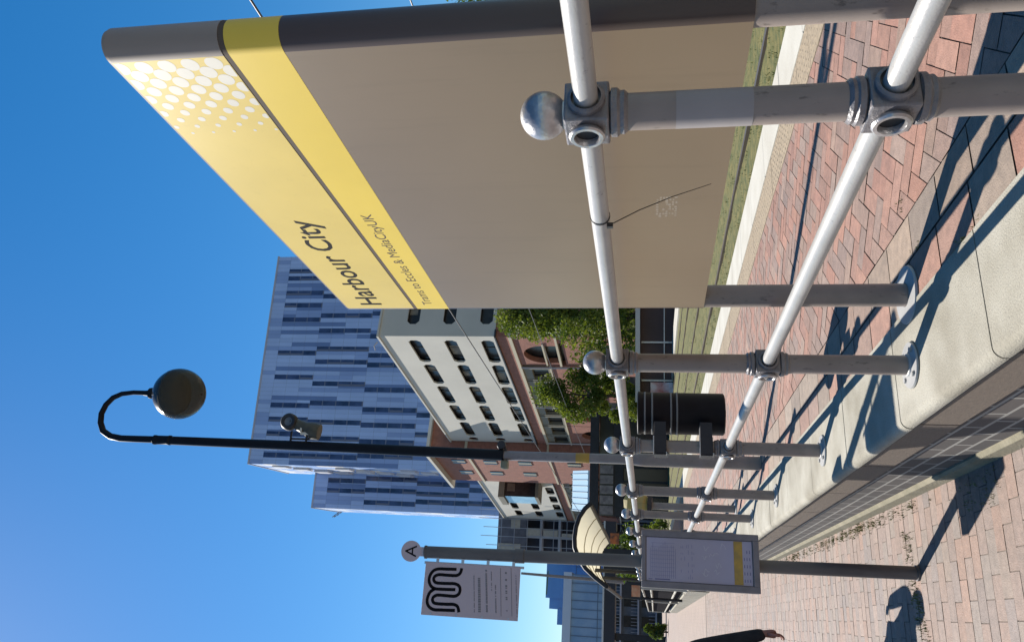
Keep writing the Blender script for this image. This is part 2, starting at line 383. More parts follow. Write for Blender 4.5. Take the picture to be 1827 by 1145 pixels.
# weeds
b = MB()
for _ in range(420):
    y = random.triangular(4.6, 12, 6.2); tuft(b, .775 - abs(random.gauss(0, .035)), y, .0, random.uniform(.012, .034), 4, .03)
for _ in range(170):
    x = random.uniform(-.15, .62); tuft(b, x, 5.30 + (x - .36) * .25 + random.gauss(0, .05), .0, random.uniform(.012, .03), 4, .03)
for _ in range(60): tuft(b, random.uniform(.60, .78), random.uniform(3.9, 4.4), 0, random.uniform(.01, .02), 4, .02)
for (x, y) in [(1.23, 3.0), (1.40, 2.86), (1.21, 2.5), (1.215, 2.35), (1.64, 2.97), (1.215, 2.42)]:
    for _ in range(4): tuft(b, x + random.gauss(0, .015), y + random.gauss(0, .03), .59, random.uniform(.008, .022), 7, .012)
tag(b.build('weeds', BLADE), 'small green weeds growing in the paving joints along the wall foot', 'weeds', kind='stuff')

# ------------------------------------------------------------------ railing
rail = thing('railing', 'silver grey tube railing with ball topped posts on the low wall', 'railing', (.98, 1.355, .6))
ZT, ZM = 1.125, .537                                  # heights of the two rails above the coping
def connector(parent, z, name='connector', top=False):
    b = MB()
    s = .046
    b.box(-s, s, -s, s, z - s, z + s)
    b.build(name, CAST, parent, bevel=.004)
    b = MB()
    for sg in (-1, 1):
        b.lathe([(.0385, s * sg), (.0385, (s + .010) * sg), (.033, (s + .014) * sg), (.031, (s + .014) * sg)], origin=(0, 0, z), axis='y', seg=24)
    if not top: b.lathe([(.041, s), (.048, s + .005), (.048, s + .016), (.044, s + .020), (.045, s + .027), (.039, s + .034)], origin=(0, 0, z), seg=28)
    b.lathe([(.041, -s), (.050, -s - .004), (.050, -s - .016), (.044, -s - .022), (.045, -s - .030), (.039, -s - .037)], origin=(0, 0, z), seg=28)
    b.sphere((.044 * -.7, -.044 * .7, z - s - .012), .006, seg=8, rings=6)
    b.build('collar', CAST, parent)
    b = MB()
    b.lathe([(.030, -s), (.037, -s - .007), (.0375, -s - .012), (.034, -s - .016), (.027, -s - .016), (.025, -s - .012), (.025, -s + .004)], origin=(0, 0, z), axis='x', seg=28)
    b.lathe([(.0252, -s - .001), (.0001, -s - .001)], origin=(0, 0, z), axis='x', seg=28, mi=1)
    b.build('socket', [BALL, DARKHOLE], parent)
def make_post():
    b = MB(); b.bar((0, 0, .0), (0, 0, ZM - .075), .038, seg=32); b.bar((0, 0, ZM + .07), (0, 0, ZT - .075), .038, seg=32)
    b.bar((0, 0, ZM - .08), (0, 0, ZM + .08), .036, seg=24)
    p = b.build('post', GREY, rail)
    b = MB(); b.lathe([(.0001, 0.0), (.088, .0), (.091, .004), (.089, .010), (.046, .014), (.043, .020), (.038, .022)], seg=36)
    for k in range(4):
        a = math.pi / 4 + k * math.pi / 2; b.lathe([(.010, .010), (.010, .019), (.0001, .019)], .068 * math.cos(a), .068 * math.sin(a), seg=6, smooth=False)
    b.build('base_plate', SILV, p)
    connector(p, ZM); connector(p, ZT, top=True)
    b = MB(); b.lathe([(.030, ZT + .0462), (.030, ZT + .050), (.024, ZT + .054)], seg=28); b.sphere((0, 0, ZT + .092), .0505, seg=36, rings=20)
    b.build('finial', BALL, p)
    return p
POSTY = [-.35, 1.355, 3.05, 4.685, 6.45, 7.97] + [7.97 + 1.66 * k for k in range(1, 9)]
post = make_post(); posts = [post]
post.location = (0, POSTY[1] - 1.355, 0)
for y in [POSTY[0]] + POSTY[2:]:
    c = copy_tree(post, rail); c.location = (0, y - 1.355, 0); posts.append(c)
YE = POSTY[-1] - 1.355
for z, nm in ((ZT, 'top_rail'), (ZM, 'middle_rail')):
    b = MB(); b.bar((0, -3.2, z), (0, YE, z), .0245, seg=28); b.build(nm, SILV, rail)
b = MB()                                             # clear worn sticker round the near post
seg = [(.0386 * math.cos(a), .0386 * math.sin(a)) for a in [R(150 + 10 * k) for k in range(17)]]
vs = [(x, y, z) for z in (.795, .945) for x, y in seg]; n = len(seg)
b.add(vs, [(i, i + 1, n + i + 1, n + i) for i in range(n - 1)], 0, True)
b.build('sticker', mat('faded sticker', (.255, .235, .235), .42, var=.08), post)
# cable tie on the top rail
tie = thing('cable_tie', 'black cable tie with a long loose tail hanging from the top rail', 'cable tie', (.98, 1.80, 1.725))
b = MB(); b.lathe([(.0250, -.003), (.0265, -.003), (.0265, .003), (.0250, .003)], origin=(0, 0, 0), axis='y', seg=20)
b.box(-.034, -.022, -.006, .006, -.034, -.018); b.build('loop', RUBBER, tie)
MB().tube([(-.026, 0, -.026), (.04, .045, -.10), (.11, .10, -.19), (.185, .165, -.30)], [.0016, .0016, .0014, .001], seg=6).build('tail', RUBBER, tie)

# ------------------------------------------------------------------ tram stop sign
SX, SR = 1.257, .047
sign = thing('tram_stop_sign', 'tall taupe and yellow tram stop sign reading Harbour City behind the railing', 'sign', (SX, 2.2, .59))
SY0, SY1 = 1.375 - 2.2, 3.015 - 2.2
def stadium(b, z0, z1, mside, mend, mtop=None, grow=0.0):
    r = SR + grow; N = 14; P = []
    for k in range(N + 1):
        a = math.pi + math.pi * k / N; P.append((r * math.cos(a), SY0 + r * math.sin(a)))
    for k in range(N + 1):
        a = math.pi * k / N; P.append((r * math.cos(a), SY1 + r * math.sin(a)))
    n = len(P); vs = [(x, y, z0) for x, y in P] + [(x, y, z1) for x, y in P]
    for i in range(n):
        j = (i + 1) % n; flat = i in (N, n - 1)
        b.add([vs[i], vs[j], vs[j + n], vs[i + n]], [(0, 1, 2, 3)], mside if flat else mend, not flat)
    b.add(vs[:n], [tuple(range(n))[::-1]], mend); b.add(vs[n:], [tuple(range(n))], mend)
o = .59
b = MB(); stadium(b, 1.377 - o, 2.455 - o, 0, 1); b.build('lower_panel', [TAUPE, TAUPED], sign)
b = MB(); stadium(b, 2.456 - o, 2.597 - o, 0, 0); b.build('route_band', YEL, sign)
b = MB(); stadium(b, 2.598 - o, 2.612 - o, 0, 0, grow=-.0008); b.build('divider', LINE, sign)
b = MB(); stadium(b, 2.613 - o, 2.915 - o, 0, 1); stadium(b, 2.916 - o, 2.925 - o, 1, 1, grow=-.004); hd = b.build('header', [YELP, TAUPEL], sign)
for yy in (SY0 + .005, SY1 - .005):
    b = MB(); b.bar((0, yy, .0), (0, yy, 1.377 - o), .0455, seg=32); p = b.build('post', GREY, sign)
    MB().lathe([(.0001, 0), (.115, 0), (.118, .006), (.115, .014), (.047, .016)], 0, yy, seg=36).build('base_plate', SILV, p)
FX = -SR - .0002
b = MB()                                             # halftone of pale dots fading away from the near end
for j in range(10):
    yy = 1.398 + .031 * j - 2.2; rr = .0216 * (1 - (j / 10.2) ** 1.5) + .001
    for k in range(6):
        zz = 2.906 - .0635 * k - (.03175 if j % 2 else 0) - o
        if zz - rr < 2.618 - o - .02 or zz + rr > 2.93 - o: rr2 = rr * .8
        else: rr2 = rr
        pts = []
        for q in range(18):
            a = 2 * math.pi * q / 18; pts.append((FX, max(SY0 + .002, yy + rr2 * math.cos(a)), min(2.912 - o, max(2.615 - o, zz + rr2 * math.sin(a)))))
        if max(p[2] for p in pts) - min(p[2] for p in pts) > .004: b.add(pts, [tuple(range(18))])
b.build('dot_pattern', WHITE, hd)
text_mesh('station_name', 'Harbour City', INK, hd, (FX, 2.974 - 2.2, 2.712 - o), (0, -1, 0), (0, 0, 1), (.772, .128), depth=.0001, bold=.012)
text_mesh('route_lettering', 'Trams to Eccles & MediaCityUK', LINE, sign, (FX, 2.976 - 2.2, 2.504 - o), (0, -1, 0), (0, 0, 1), (.805, .052), depth=.0001)
b = MB()                                             # torn residue of a peeled sticker
for q in range(9):                                   # thin broken film left by a square sticker
    for k in range(7):
        if random.random() < .30: continue
        yy = 2.108 - 2.2 + q * .0145; zz = 1.512 + k * .0095 - o; ww, hh = .0145 * random.uniform(.5, .98), .0095 * random.uniform(.5, .98)
        b.add([(FX, yy, zz), (FX, yy + ww, zz + random.uniform(-.001, .001)), (FX, yy + ww, zz + hh), (FX, yy, zz + hh)], [(0, 1, 2, 3)])
b.build('sticker_residue', mat('paper film', (.245, .20, .15), .8), sign)
b = MB(); b.sphere((FX, 2.55 - 2.2, 1.745 - o), .006, seg=10, rings=6); b.build('panel_lock', STEEL, sign)

# ------------------------------------------------------------------ bus / tram replacement stop
stop = thing('bus_stop', 'leaning bus stop pole with flag, round A plate and timetable case on the lower path', 'bus stop', (.362, 5.19, 0))
b = MB(); tip = Vector((.331 - .362, .01, 3.06)); b.bar((0, 0, -.02), tip, .0395, seg=28); b.bar(tip, tip + Vector((-.0006, 0, .012)), .043, seg=28)
b.bar((0, 0, 0), (-.001, 0, .02), .046, seg=28)
b.bar(tip * (2.40 / 3.06), tip * (2.46 / 3.06), .046, seg=24)
pole = b.build('pole', mat('weathered pole', (.135, .125, .12), .5, .2, c2=(.085, .075, .075), scale=9, stretch=(1, 1, .3)), stop)
FGREY = mat('flag grey', (.44, .37, .40), .5, var=.03, scale=3)
b = MB(); cx, cz, rr = .338 - .362 - .006 + 0, 3.16, .068
cx = -.024 - .145 + .0
cx = .338 - .362
b.lathe([(.0001, -.006), (rr, -.006), (rr, .0), (.0001, .0)], origin=(tip.x + .0, 0, 3.165), axis='y', seg=40)
b.box(tip.x - .03, tip.x + .03, -.005, .0, 3.06, 3.11)
dp = b.build('route_disc', FGREY, stop)
text_mesh('letter', 'A', INK, dp, (tip.x - .038, -.0063, 3.127), (1, 0, 0), (0, 0, 1), (.076, .078), depth=.0006)
b = MB(); x0, x1, z0, z1 = -.060 - .362, .268 - .362, 2.415, 3.052; fy = -.02
b.box(x0, x1, fy, fy + .006, z0, z1); flag = b.build('flag', FGREY, stop, bevel=.003)
b = MB(); b.box(x1 - .012, x1 + .004, fy + .006, fy + .02, z0 - .02, z1 + .01)
for k in range(4): b.box(x1 - .02, x1 + .03, fy + .007, fy + .016, z0 + .04 + k * .17, z0 + .058 + k * .17)
for k in range(4): b.lathe([(.006, -.004), (.0001, -.004)], origin=(x0 + .012, fy, z0 + .06 + k * .17), axis='y', seg=10)
b.build('flag_bracket', STEEL, flag)
# the double-line M: centre lines in flag coordinates (a = across from the left edge, b = down from the top), metres
def fl(zx, zy):                                      # measured on the photograph of the flag, rescaled to its real size
    a = (975 - zy + (zx - 75) * .073) / 640.0 * .328; bb = (zx - 130 + (zy - 335) * .086) / 1132.0 * .637
    return (x0 + a, fy - .0012, z1 - bb)
def ribbon(b, pts, w2, mi=0):
    P = [Vector(p) for p in pts]; S = [P[0]]
    for i in range(len(P) - 1):
        p0, p1, p2, p3 = P[max(i - 1, 0)], P[i], P[i + 1], P[min(i + 2, len(P) - 1)]
        for k in range(1, 7):
            t = k / 6; S.append(.5 * ((2 * p1) + (p2 - p0) * t + (2 * p0 - 5 * p1 + 4 * p2 - p3) * t * t + (3 * p1 - p0 - 3 * p2 + p3) * t ** 3))
    vs = []
    for i, p in enumerate(S):
        t = (S[min(i + 1, len(S) - 1)] - S[max(i - 1, 0)]).normalized(); nn = t.cross(Vector((0, 1, 0))); vs += [p + nn * w2, p - nn * w2]
    b.add(vs, [(2 * i, 2 * i + 1, 2 * i + 3, 2 * i + 2) for i in range(len(S) - 1)], mi)
b = MB(); W = .0098
for pts in ([(500, 438), (400, 434), (270, 432), (205, 470), (172, 545), (185, 620), (235, 665), (330, 676), (485, 682)],
            [(235, 672), (180, 715), (150, 800), (165, 870), (225, 915), (330, 922), (478, 928)],
            [(562, 425), (545, 480), (500, 512), (400, 508), (290, 500), (240, 520), (226, 556), (245, 590), (290, 602), (400, 608), (480, 612), (528, 640), (540, 690), (520, 738), (470, 760), (370, 752), (275, 745), (228, 765), (214, 800), (230, 835), (280, 848), (380, 854), (465, 858), (510, 885), (525, 950)]):
    ribbon(b, [fl(*p) for p in pts], W)
b.build('emblem', INK, flag)
b = MB()
def dashes(b, zx, zy0, zy1, hgt, fill=.75, step=14):
    zy = zy0
    while zy < zy1:
        ln = random.uniform(.4, 1.3) * step
        if random.random() < fill:
            p, q = Vector(fl(zx, zy)), Vector(fl(zx, min(zy + ln, zy1))); b.add([p - Z * hgt, q - Z * hgt, q + Z * hgt, p + Z * hgt], [(0, 1, 2, 3)])
        zy += ln + step * .35
dashes(b, 705, 500, 950, .003, .85, 11); dashes(b, 765, 545, 950, .0085, .92, 16); dashes(b, 850, 450, 950, .006, .95, 11); dashes(b, 910, 470, 700, .003, .8, 9)
dashes(b, 955, 620, 960, .004, .85, 10); dashes(b, 1080, 480, 1000, .006, .35, 20); dashes(b, 1195, 520, 1010, .003, .8, 9)
for zx in (1018, 1142): ribbon(b, [fl(zx, 430), fl(zx - 2, 700), fl(zx - 6, 1000)], .0018)
b.build('small_print', FAINT, flag)
case = MB(); cx0, cx1, cz0, cz1 = .186 - .362, .528 - .362, .936, 1.642; cy = -.11
case.box(cx0, cx1, cy, cy + .075, cz0, cz1)
cs_ = case.build('timetable_case', mat('case grey', (.115, .115, .13), .45, 0, var=.1, scale=10), stop, bevel=.006)
b = MB(); t = .042
b.box(cx0 + t, cx1 - t, cy - .0035, cy - .0015, cz0 + t, cz1 - .03); b.build('poster', mat('faded timetable paper', (.36, .36, .50), .35, 0, c2=(.34, .31, .37), scale=2.2), cs_)
b = MB()
for (a0, a1, c0, c1) in ((cx0, cx0 + t - .004, cz0, cz1), (cx1 - t + .004, cx1, cz0, cz1), (cx0 + t - .004, cx1 - t + .004, cz0, cz0 + t - .004), (cx0 + t - .004, cx1 - t + .004, cz1 - .026, cz1)):
    b.box(a0, a1, cy - .014, cy - .001, c0 + .0005, c1 - .0005)
b.build('case_frame', mat('case frame grey', (.17, .16, .175), .4, 0, var=.12, scale=14), cs_, bevel=.003)
b = MB(); b.box(cx0 + t + .002, cx1 - t - .002, cy - .0045, cy - .0036, cz0 + .098, cz0 + .150); b.build('notice_band', mat('ochre notice', (.46, .29, .05), .5, 0, c2=(.30, .21, .06), scale=20), cs_)
b = MB()
for k in range(13):
    zz = 1.585 - k * .0125; b.box(cx0 + .06, cx1 - .06 - random.uniform(0, .05), cy - .0044, cy - .0036, zz, zz + .0016)
b.box(cx0 + .05, cx0 + .056, cy - .0044, cy - .0036, 1.47, 1.56); b.box(cx0 + .05, cx0 + .054, cy - .0044, cy - .0036, 1.575, 1.6)
for k in range(14): b.box(cx0 + .06 + (k % 5) * .042, cx0 + .078 + (k % 5) * .042, cy - .0044, cy - .0036, .99 + (k // 5) * .016, .994 + (k // 5) * .016)
b.build('small_print', mat('pale blue print', (.12, .12, .24), .6), cs_)
b = MB()
for k in range(9): b.box(cx0 + .075 + k * .024, cx0 + .0765 + k * .024, cy - .0043, cy - .0036, 1.44, 1.585)
for k in range(8):
    for q in range(6):
        if random.random() < .6: b.box(cx0 + .062 + q * .036, cx0 + .062 + q * .036 + random.uniform(.008, .026), cy - .0043, cy - .0036, 1.40 - k * .011, 1.4028 - k * .011)
b.build('timetable_grid', mat('grid print', (.20, .20, .33), .6), cs_)
b = MB()
for k in range(9):
    xa = cx0 + random.uniform(.07, .27); za = random.uniform(1.12, 1.26); pts = [(xa + random.uniform(-.02, .02) , cy - .0048, za + q * .008) for q in range(5)]
    ribbon(b, pts, .0009)
b.build('scratches', mat('scratch marks', (.55, .54, .56), .5), cs_)
b = MB(); b.box(-.05, .03, -.036, .0, 1.50, 1.53); b.box(-.04, .04, -.036, .0, 1.03, 1.06); b.build('bracket', STEEL, cs_)

# ------------------------------------------------------------------ street lamp
LX, LY = 1.40, 7.33
lamp = thing('street_lamp', 'black swan neck street lamp with a clear globe on a grey lower column', 'street lamp', (LX, LY, .59))
o = .59
b = MB(); b.lathe([(.0001, 0), (.062, .0), (.062, 1.05), (.058, 1.10), (.046, 1.18), (.045, 2.385), (.043, 2.39)], seg=28); b.build('column', GREY, lamp)
b = MB(); b.lathe([(.0455, 2.150 - o), (.0462, 2.152 - o), (.0462, 2.280 - o), (.0455, 2.282 - o)], seg=28); b.build('yellow_band', mat('ochre band', (.36, .22, .03), .5, var=.1), lamp)
k = .053 / 4.0
b = MB(); b.tube([(.003, 0, 2.39), (.03, 0, 4.0), (.05, 0, 6.0)], [.053, .050, .045], seg=24); b.build('pole', BLACK, lamp)
b = MB(); b.lathe([(.045, 5.955), (.051, 5.965), (.051, 5.985), (.047, 6.0), (.047, 6.12), (.051, 6.135), (.051, 6.155), (.036, 6.17)], .052, 0, seg=24); b.build('collar', BLACK, lamp)
arc = [(1.455, 6.70), (1.455, 6.95), (1.456, 7.14), (1.475, 7.27), (1.53, 7.375), (1.62, 7.43), (1.72, 7.448), (1.82, 7.42), (1.90, 7.355), (1.945, 7.26), (1.962, 7.12), (1.960, 6.98)]
b = MB(); b.tube([(x - LX, 0, z - o) for x, z in arc], [.037, .036, .035, .034, .033, .031, .03, .029, .028, .026, .025, .026], seg=16); b.build('swan_neck', BLACK, lamp)
gx, gz = 1.957 - LX, 6.575 - o
b = MB(); b.lathe([(.026, gz + .42), (.034, gz + .36), (.058, gz + .345), (.062, gz + .31), (.05, gz + .28), (.10, gz + .24)], gx, 0, seg=24); b.build('cap', BLACK, lamp)
b = MB(); b.sphere((gx, 0, gz), .268, seg=40, rings=12, sz=1.0, a0=0, a1=math.pi * .40); gt = b.build('globe_hood', mat('smoked hood', (.035, .032, .028), .25, 0, var=.3, scale=6), lamp)
GL = mat('smoky globe', (.20, .19, .155), .16, 0, trans=.80); GL.node_tree.nodes['Principled BSDF'].inputs['IOR'].default_value = 1.12
b = MB(); b.sphere((gx, 0, gz), .272, seg=40, rings=14, sz=1.0, a0=math.pi * .395, a1=math.pi); gb = b.build('globe', GL, lamp)
sol = gb.modifiers.new('wall', 'SOLIDIFY'); sol.thickness = .006
b = MB(); b.lathe([(.0001, gz + .08), (.235, gz + .08), (.24, gz + .065), (.20, gz - .02), (.10, gz - .07), (.0001, gz - .08)], gx, 0, seg=36); b.build('reflector', mat('lamp tray', (.16, .155, .14), .6), lamp)
for (dx, sgn) in ((.10, 1), (-.09, -1)):             # two small spot heads at the top of the grey column
    b = MB(); zz = 2.36
    b.lathe([(.0001, -.02), (.040, -.02), (.046, .01), (.038, .05), (.0001, .06)], origin=(dx, -.01, zz + .06 * (sgn > 0)), axis='z' if sgn < 0 else 'y', seg=18)
    b.bar((0, 0, zz), (dx, -.01, zz + .03), .012, seg=8)
    b.build('spot_head', BLACKM if sgn > 0 else mat('olive spot', (.16, .155, .10), .5), lamp)
# round security camera housing on the pole
cm = thing('security_camera', 'round dark camera housing clamped to the side of the lamp post', 'camera', (1.46, LY, 5.1))
b = MB(); OL = mat('olive housing', (.055, .048, .028), .5, var=.3, scale=20)
ax = Vector((-.09, -.02, -.26)); c0 = Vector((.20, -.06, .13))
b.tube([(.215, -.04, .115), (.155, -.02, -.03), (.13, -.01, -.12), (.12, 0, -.19)], [.05, .062, .088, .08], seg=22); b.build('housing', OL, cm)
b = MB(); b.lathe([(.045, -.04), (.074, -.045), (.086, -.03), (.088, .02), (.07, .05), (.0001, .055)], origin=(.205, -.06, .125), axis='y', seg=32); b.build('lens_ring', BLACKM, cm)
b = MB(); b.lathe([(.0001, -.025), (.047, -.03)], origin=(.205, -.06, .125), axis='y', seg=24); b.build('lens', mat('grey lens', (.10, .105, .12), .2), cm)
b = MB(); b.tube([(0, 0, .11), (.11, -.01, .11), (.12, -.01, .10)], .011, seg=8); b.tube([(0, 0, -.06), (.09, -.01, -.06)], .011, seg=8); b.bar((.045, 0, -.09), (.045, 0, .12), .010, seg=8); b.build('bracket', BLACKM, cm)
b = MB(); b.box(.075, .10, -.075, -.05, -.12, -.02); b.box(.10, .16, -.08, -.055, -.03, -.01); b.build('white_latch', WHITE, cm)

# ------------------------------------------------------------------ litter bin on the third post
bn = thing('litter_bin', 'round black litter bin with pairs of grey bands strapped to a railing post', 'litter bin', (1.222, 4.84, 1.137))
b = MB(); b.lathe([(.0001, .0), (.122, .0), (.130, .008), (.131, .505), (.136, .512), (.136, .528), (.129, .532), (.124, .50), (.122, .30), (.0001, .29)], seg=40); b.build('body', BLACK, bn)
for z in (.48, .435, .32, .284):
    MB().lathe([(.131, z), (.1335, z + .001), (.1335, z + .010), (.131, z + .011)], seg=40).build('band', mat('grey band', (.15, .15, .15), .5) if z == .48 else bpy.data.materials['grey band'], bn)
for z in (.36, .09):
    b = MB(); b.box(-.30, -.10, -.20, -.10, z, z + .07); b.box(-.292, -.19, -.208, -.20, z - .002, z + .072, 1)
    b.lathe([(.0405, z), (.046, z), (.046, z + .07), (.0405, z + .07)], .98 - 1.222, 4.685 - 4.84, seg=24)
    b.box(-.30, -.292, -.24, -.10, z - .012, z - .004, 1); b.build('strap', [BLACKM, BLACKM], bn)
    MB().box(-.298, -.19, -.213, -.207, z + .070, z + .076).box(-.298, -.285, -.213, -.15, z - .006, z).build('buckle', STEEL, bn)

# ------------------------------------------------------------------ help point on platform
hp = thing('help_point', 'grey post with an ochre box head standing beside the railing', 'help point', (1.27, 9.5, .59))
MB().lathe([(.0001, 0), (.042, 0), (.042, 1.0), (.038, 1.02)], seg=20).build('post', GREY, hp)
MB().lathe([(.0001, 0), (.12, 0), (.12, .012), (.05, .016)], seg=28).build('base_plate', SILV, hp)
b = MB(); b.tube([(-.0, -.02, 1.0), (.02, .0, 1.06), (.045, .02, 1.24), (.05, .03, 1.26)], [.07, .115, .115, .10], seg=6, smooth=False)
b.build('head', mat('ochre enamel', (.44, .33, .09), .5, c2=(.36, .26, .08), scale=6), hp)
MB().tube([(-.002, -.022, .97), (.0, -.02, 1.02)], [.11, .12], seg=6, smooth=False).build('head_trim', BLACKM, hp)

# ------------------------------------------------------------------ railed barrier farther along the path
bar = thing('ramp_barrier', 'pale framed barrier beyond the silver railing, backed by dark sheets as shade', 'barrier', (.80, 22.3, 0))
PB = [(0.0, 0.0, -.0), (-.12, 10.0, -.09), (-.32, 26.0, -.19)]
for i, (x, y, dz) in enumerate(PB):
    MB().bar((x, y, .55 + dz), (x, y, 1.80 + dz), .045 - .0 * i, seg=12).build('post', KERB, bar)
for z in (1.775, 1.53, .86):
    MB().tube([(x, y, z + dz) for x, y, dz in PB], [.035, .035, .035], seg=8).build('rail', KERB, bar)
b = MB()
for i in range(2):
    (xa, ya, da), (xb, yb, db) = PB[i], PB[i + 1]
    b.add([(xa + .03, ya, .66 + da), (xb + .03, yb, .66 + db), (xb + .03, yb, 1.74 + db), (xa + .03, ya, 1.74 + da)], [(0, 1, 2, 3)])
    b.add([(xa + .045, ya, .66 + da), (xb + .045, yb, .66 + db), (xb + .045, yb, 1.74 + db), (xa + .045, ya, 1.74 + da)], [(3, 2, 1, 0)])
b.build('shade_sheet', mat('shade grey', (.035, .034, .036), .9, var=.2, spec=0.0), bar)  # dark sheets stand in for the shaded platform seen between the rails
b = MB(); b.add([(x + q, y, z + dz) for x, y, dz in PB for q, z in ((-.02, .0), (-.02, .575), (.14, .58), (.14, 0))], [(k * 4 + i, k * 4 + (i + 1) % 4, k * 4 + 4 + (i + 1) % 4, k * 4 + 4 + i) for k in range(2) for i in range(4)] + [(0, 1, 2, 3)])
b.build('plinth', CONC, bar)

# ------------------------------------------------------------------ vaulted tram shelter
def translucent(M, f, c):
    n = M.node_tree.nodes; l = M.node_tree.links; out = n['Material Output']; b = n['Principled BSDF']
    t = n.new('ShaderNodeBsdfTranslucent'); mx = n.new('ShaderNodeMixShader'); mx.inputs[0].default_value = f
    if b.inputs['Base Color'].is_linked:
        g = n.new('ShaderNodeMix'); g.data_type = 'RGBA'; g.blend_type = 'MULTIPLY'; g.inputs['Factor'].default_value = 1
        l.new(b.inputs['Base Color'].links[0].from_socket, g.inputs['A']); g.inputs['B'].default_value = (*c, 1); l.new(g.outputs['Result'], t.inputs[0])
    else: t.inputs[0].default_value = (*c, 1)
    l.new(b.outputs[0], mx.inputs[1]); l.new(t.outputs[0], mx.inputs[2]); l.new(mx.outputs[0], out.inputs[0])
    return M
CREAM = translucent(mat('cream translucent roof', (0.576, 0.528, 0.4), .6), .55, (0.64, 0.576, 0.416))
sh = thing('tram_shelter', 'curved shelter roof with cream underside and black rim on black legs', 'shelter', (2.2, 26, .59))
arcp = [(3.46, 3.51), (3.30, 3.68), (3.02, 3.86), (2.70, 3.96), (2.35, 4.0), (2.05, 3.98), (1.75, 3.86), (1.42, 3.62), (1.15, 3.30), (.91, 2.95)]
N = len(arcp); b = MB()
P = [(x - 2.2, z - .59) for x, z in arcp]
yy = [0, 3.5, 7, 10.5, 14]
vs = [(x, y, z - .03) for y in yy for x, z in P]
b.add(vs, [(j * N + i, j * N + i + 1, (j + 1) * N + i + 1, (j + 1) * N + i) for j in range(4) for i in range(N - 1)], 0, True)
rf = b.build('roof', [CREAM, BLACKM], sh)
for y in (0, 14): MB().tube([(x, y, z - .02) for x, z in P], .075, seg=8).build('rim', BLACKM, rf)
for q in (0, N - 1): MB().bar((P[q][0], 0, P[q][1] - .03), (P[q][0], 14, P[q][1] - .03), .07, seg=8).build('edge_beam', BLACKM, rf)
for y in (3.5, 7, 10.5): MB().tube([(x, y, z - .07) for x, z in P], .02, seg=6).build('rib', mat('rib', (.4, .36, .28), .6) if y == 3.5 else bpy.data.materials['rib'], rf)
for y in (.8, 7, 13.2):
    MB().tube([(-.45, y, 0), (-.45, y, 3.15)], .075, seg=8).build('leg', BLACKM, sh)
b = MB(); b.box(-.75, -.10, .4, .5, .5, 2.45); b.build('side_screen', BLACKM, sh)
b = MB(); b.box(-.13, -.09, 1, 13, .3, 2.0); b.build('glass_screen', mat('smoked glass', (.06, .08, .08), .15, 0), sh)
b = MB(); b.box(.15, .5, 1.5, 1.6, 2.0, 2.3); b.build('display', mat('orange lettered display', (.45, .13, .03), .5, c2=(.08, .03, .02), scale=6), sh)
# small framed display to the left of the shelter
D = 25.; p = at(1128, 1053, D); ds = thing('display_box', 'small black framed box with an orange lit panel on a thin post', 'display', (p.x, p.y, .0))
b = MB(); z = p.z; b.prism([(-.26, -.30), (.26, -.30), (.26, .16), (.12, .30), (-.22, .30)], ((0, 0, z), (1, 0, 0), (0, 0, 1)), .15); b.build('casing', BLACKM, ds)
MB().box(-.17, .16, -.01, -.002, z - .24, z + .02).build('screen', mat('orange screen', (.50, .13, .04), .5, c2=(.62, .35, .2), scale=5), ds)
MB().bar((-.2, .07, .6), (-.2, .07, z - .29), .04, seg=8).build('post', BLACKM, ds)

# ------------------------------------------------------------------ overhead wires and mast
WIRE = mat('wire', (.03, .03, .035), .5)
for (X, zz, lab) in ((6.08, 5.9, 'nearer overhead contact wire above the tram track'), (10.34, 5.9, 'farther overhead contact wire above the second tram track')):
    b = MB(); b.tube([(X, -10, zz), (X, 20, zz), (X, 62, zz)], .014, seg=6); tag(b.build('overhead_wire', WIRE), lab, 'wire', 'overhead tram wires')
p0 = at(1100, 1040, 60); p1 = at(930, 1022, 60)
ms = thing('catenary_mast', 'thin grey overhead line mast left of the shelter', 'mast', (p0.x, p0.y, -.35))
MB().tube([(0, 0, 0), (p1.x - p0.x, 0, p1.z + .35)], [.16, .09], seg=10).build('pole', GREY, ms)
p2 = at(975, 1060, 60); p3 = at(978, 1018, 60)
MB().bar((p3.x - p0.x, 0, p3.z + .35), (p2.x - p0.x, 0, p2.z + .35), .05, seg=6).build('cross_arm', mat('green arm', (.05, .14, .09), .5), ms)
MB().bar((p3.x - p0.x, 0, 2.2), (8.2, -1, 6.1), .03, seg=6).build('stay', WIRE, ms)

# ------------------------------------------------------------------ person walking at the left edge
PX, PY = -.36, 6.45
SKIN = mat('skin', (.28, .115, .08), .55, var=.1, scale=20); COAT = mat('black coat', (.010, .010, .012), .85, var=.4, scale=12, bump=.3, bscale=60)
TROU = mat('dark trousers', (.03, .032, .045), .85, bump=.3); HAIR = mat('dark hair', (.03, .02, .015), .6); SHOE = mat('dark shoe', (.02, .02, .02), .5)
def skinned(name, verts, edges, radii, M, parent, root=0, sub=2):
    me = bpy.data.meshes.new(name); me.from_pydata(verts, edges, []); o = bpy.data.objects.new(name, me); col.objects.link(o); o.parent = parent
    o.modifiers.new('skin', 'SKIN'); me.materials.append(M)
    sv = me.skin_vertices[0].data
    for i, r in enumerate(radii): sv[i].radius = r if isinstance(r, tuple) else (r, r)
    sv[root].use_root = True; s = o.modifiers.new('sub', 'SUBSURF'); s.levels = sub; s.render_levels = sub
    for pl in me.polygons: pl.use_smooth = True
    return o
per = thing('person', 'person in a black coat with one bare hand hanging at the left edge', 'person', (PX, PY, 0))
SHR = (.17, 0, 1.30); ELB = (.245, .0, 1.02); WR = (.318, -.03, .745); SHL = (-.17, 0, 1.30)
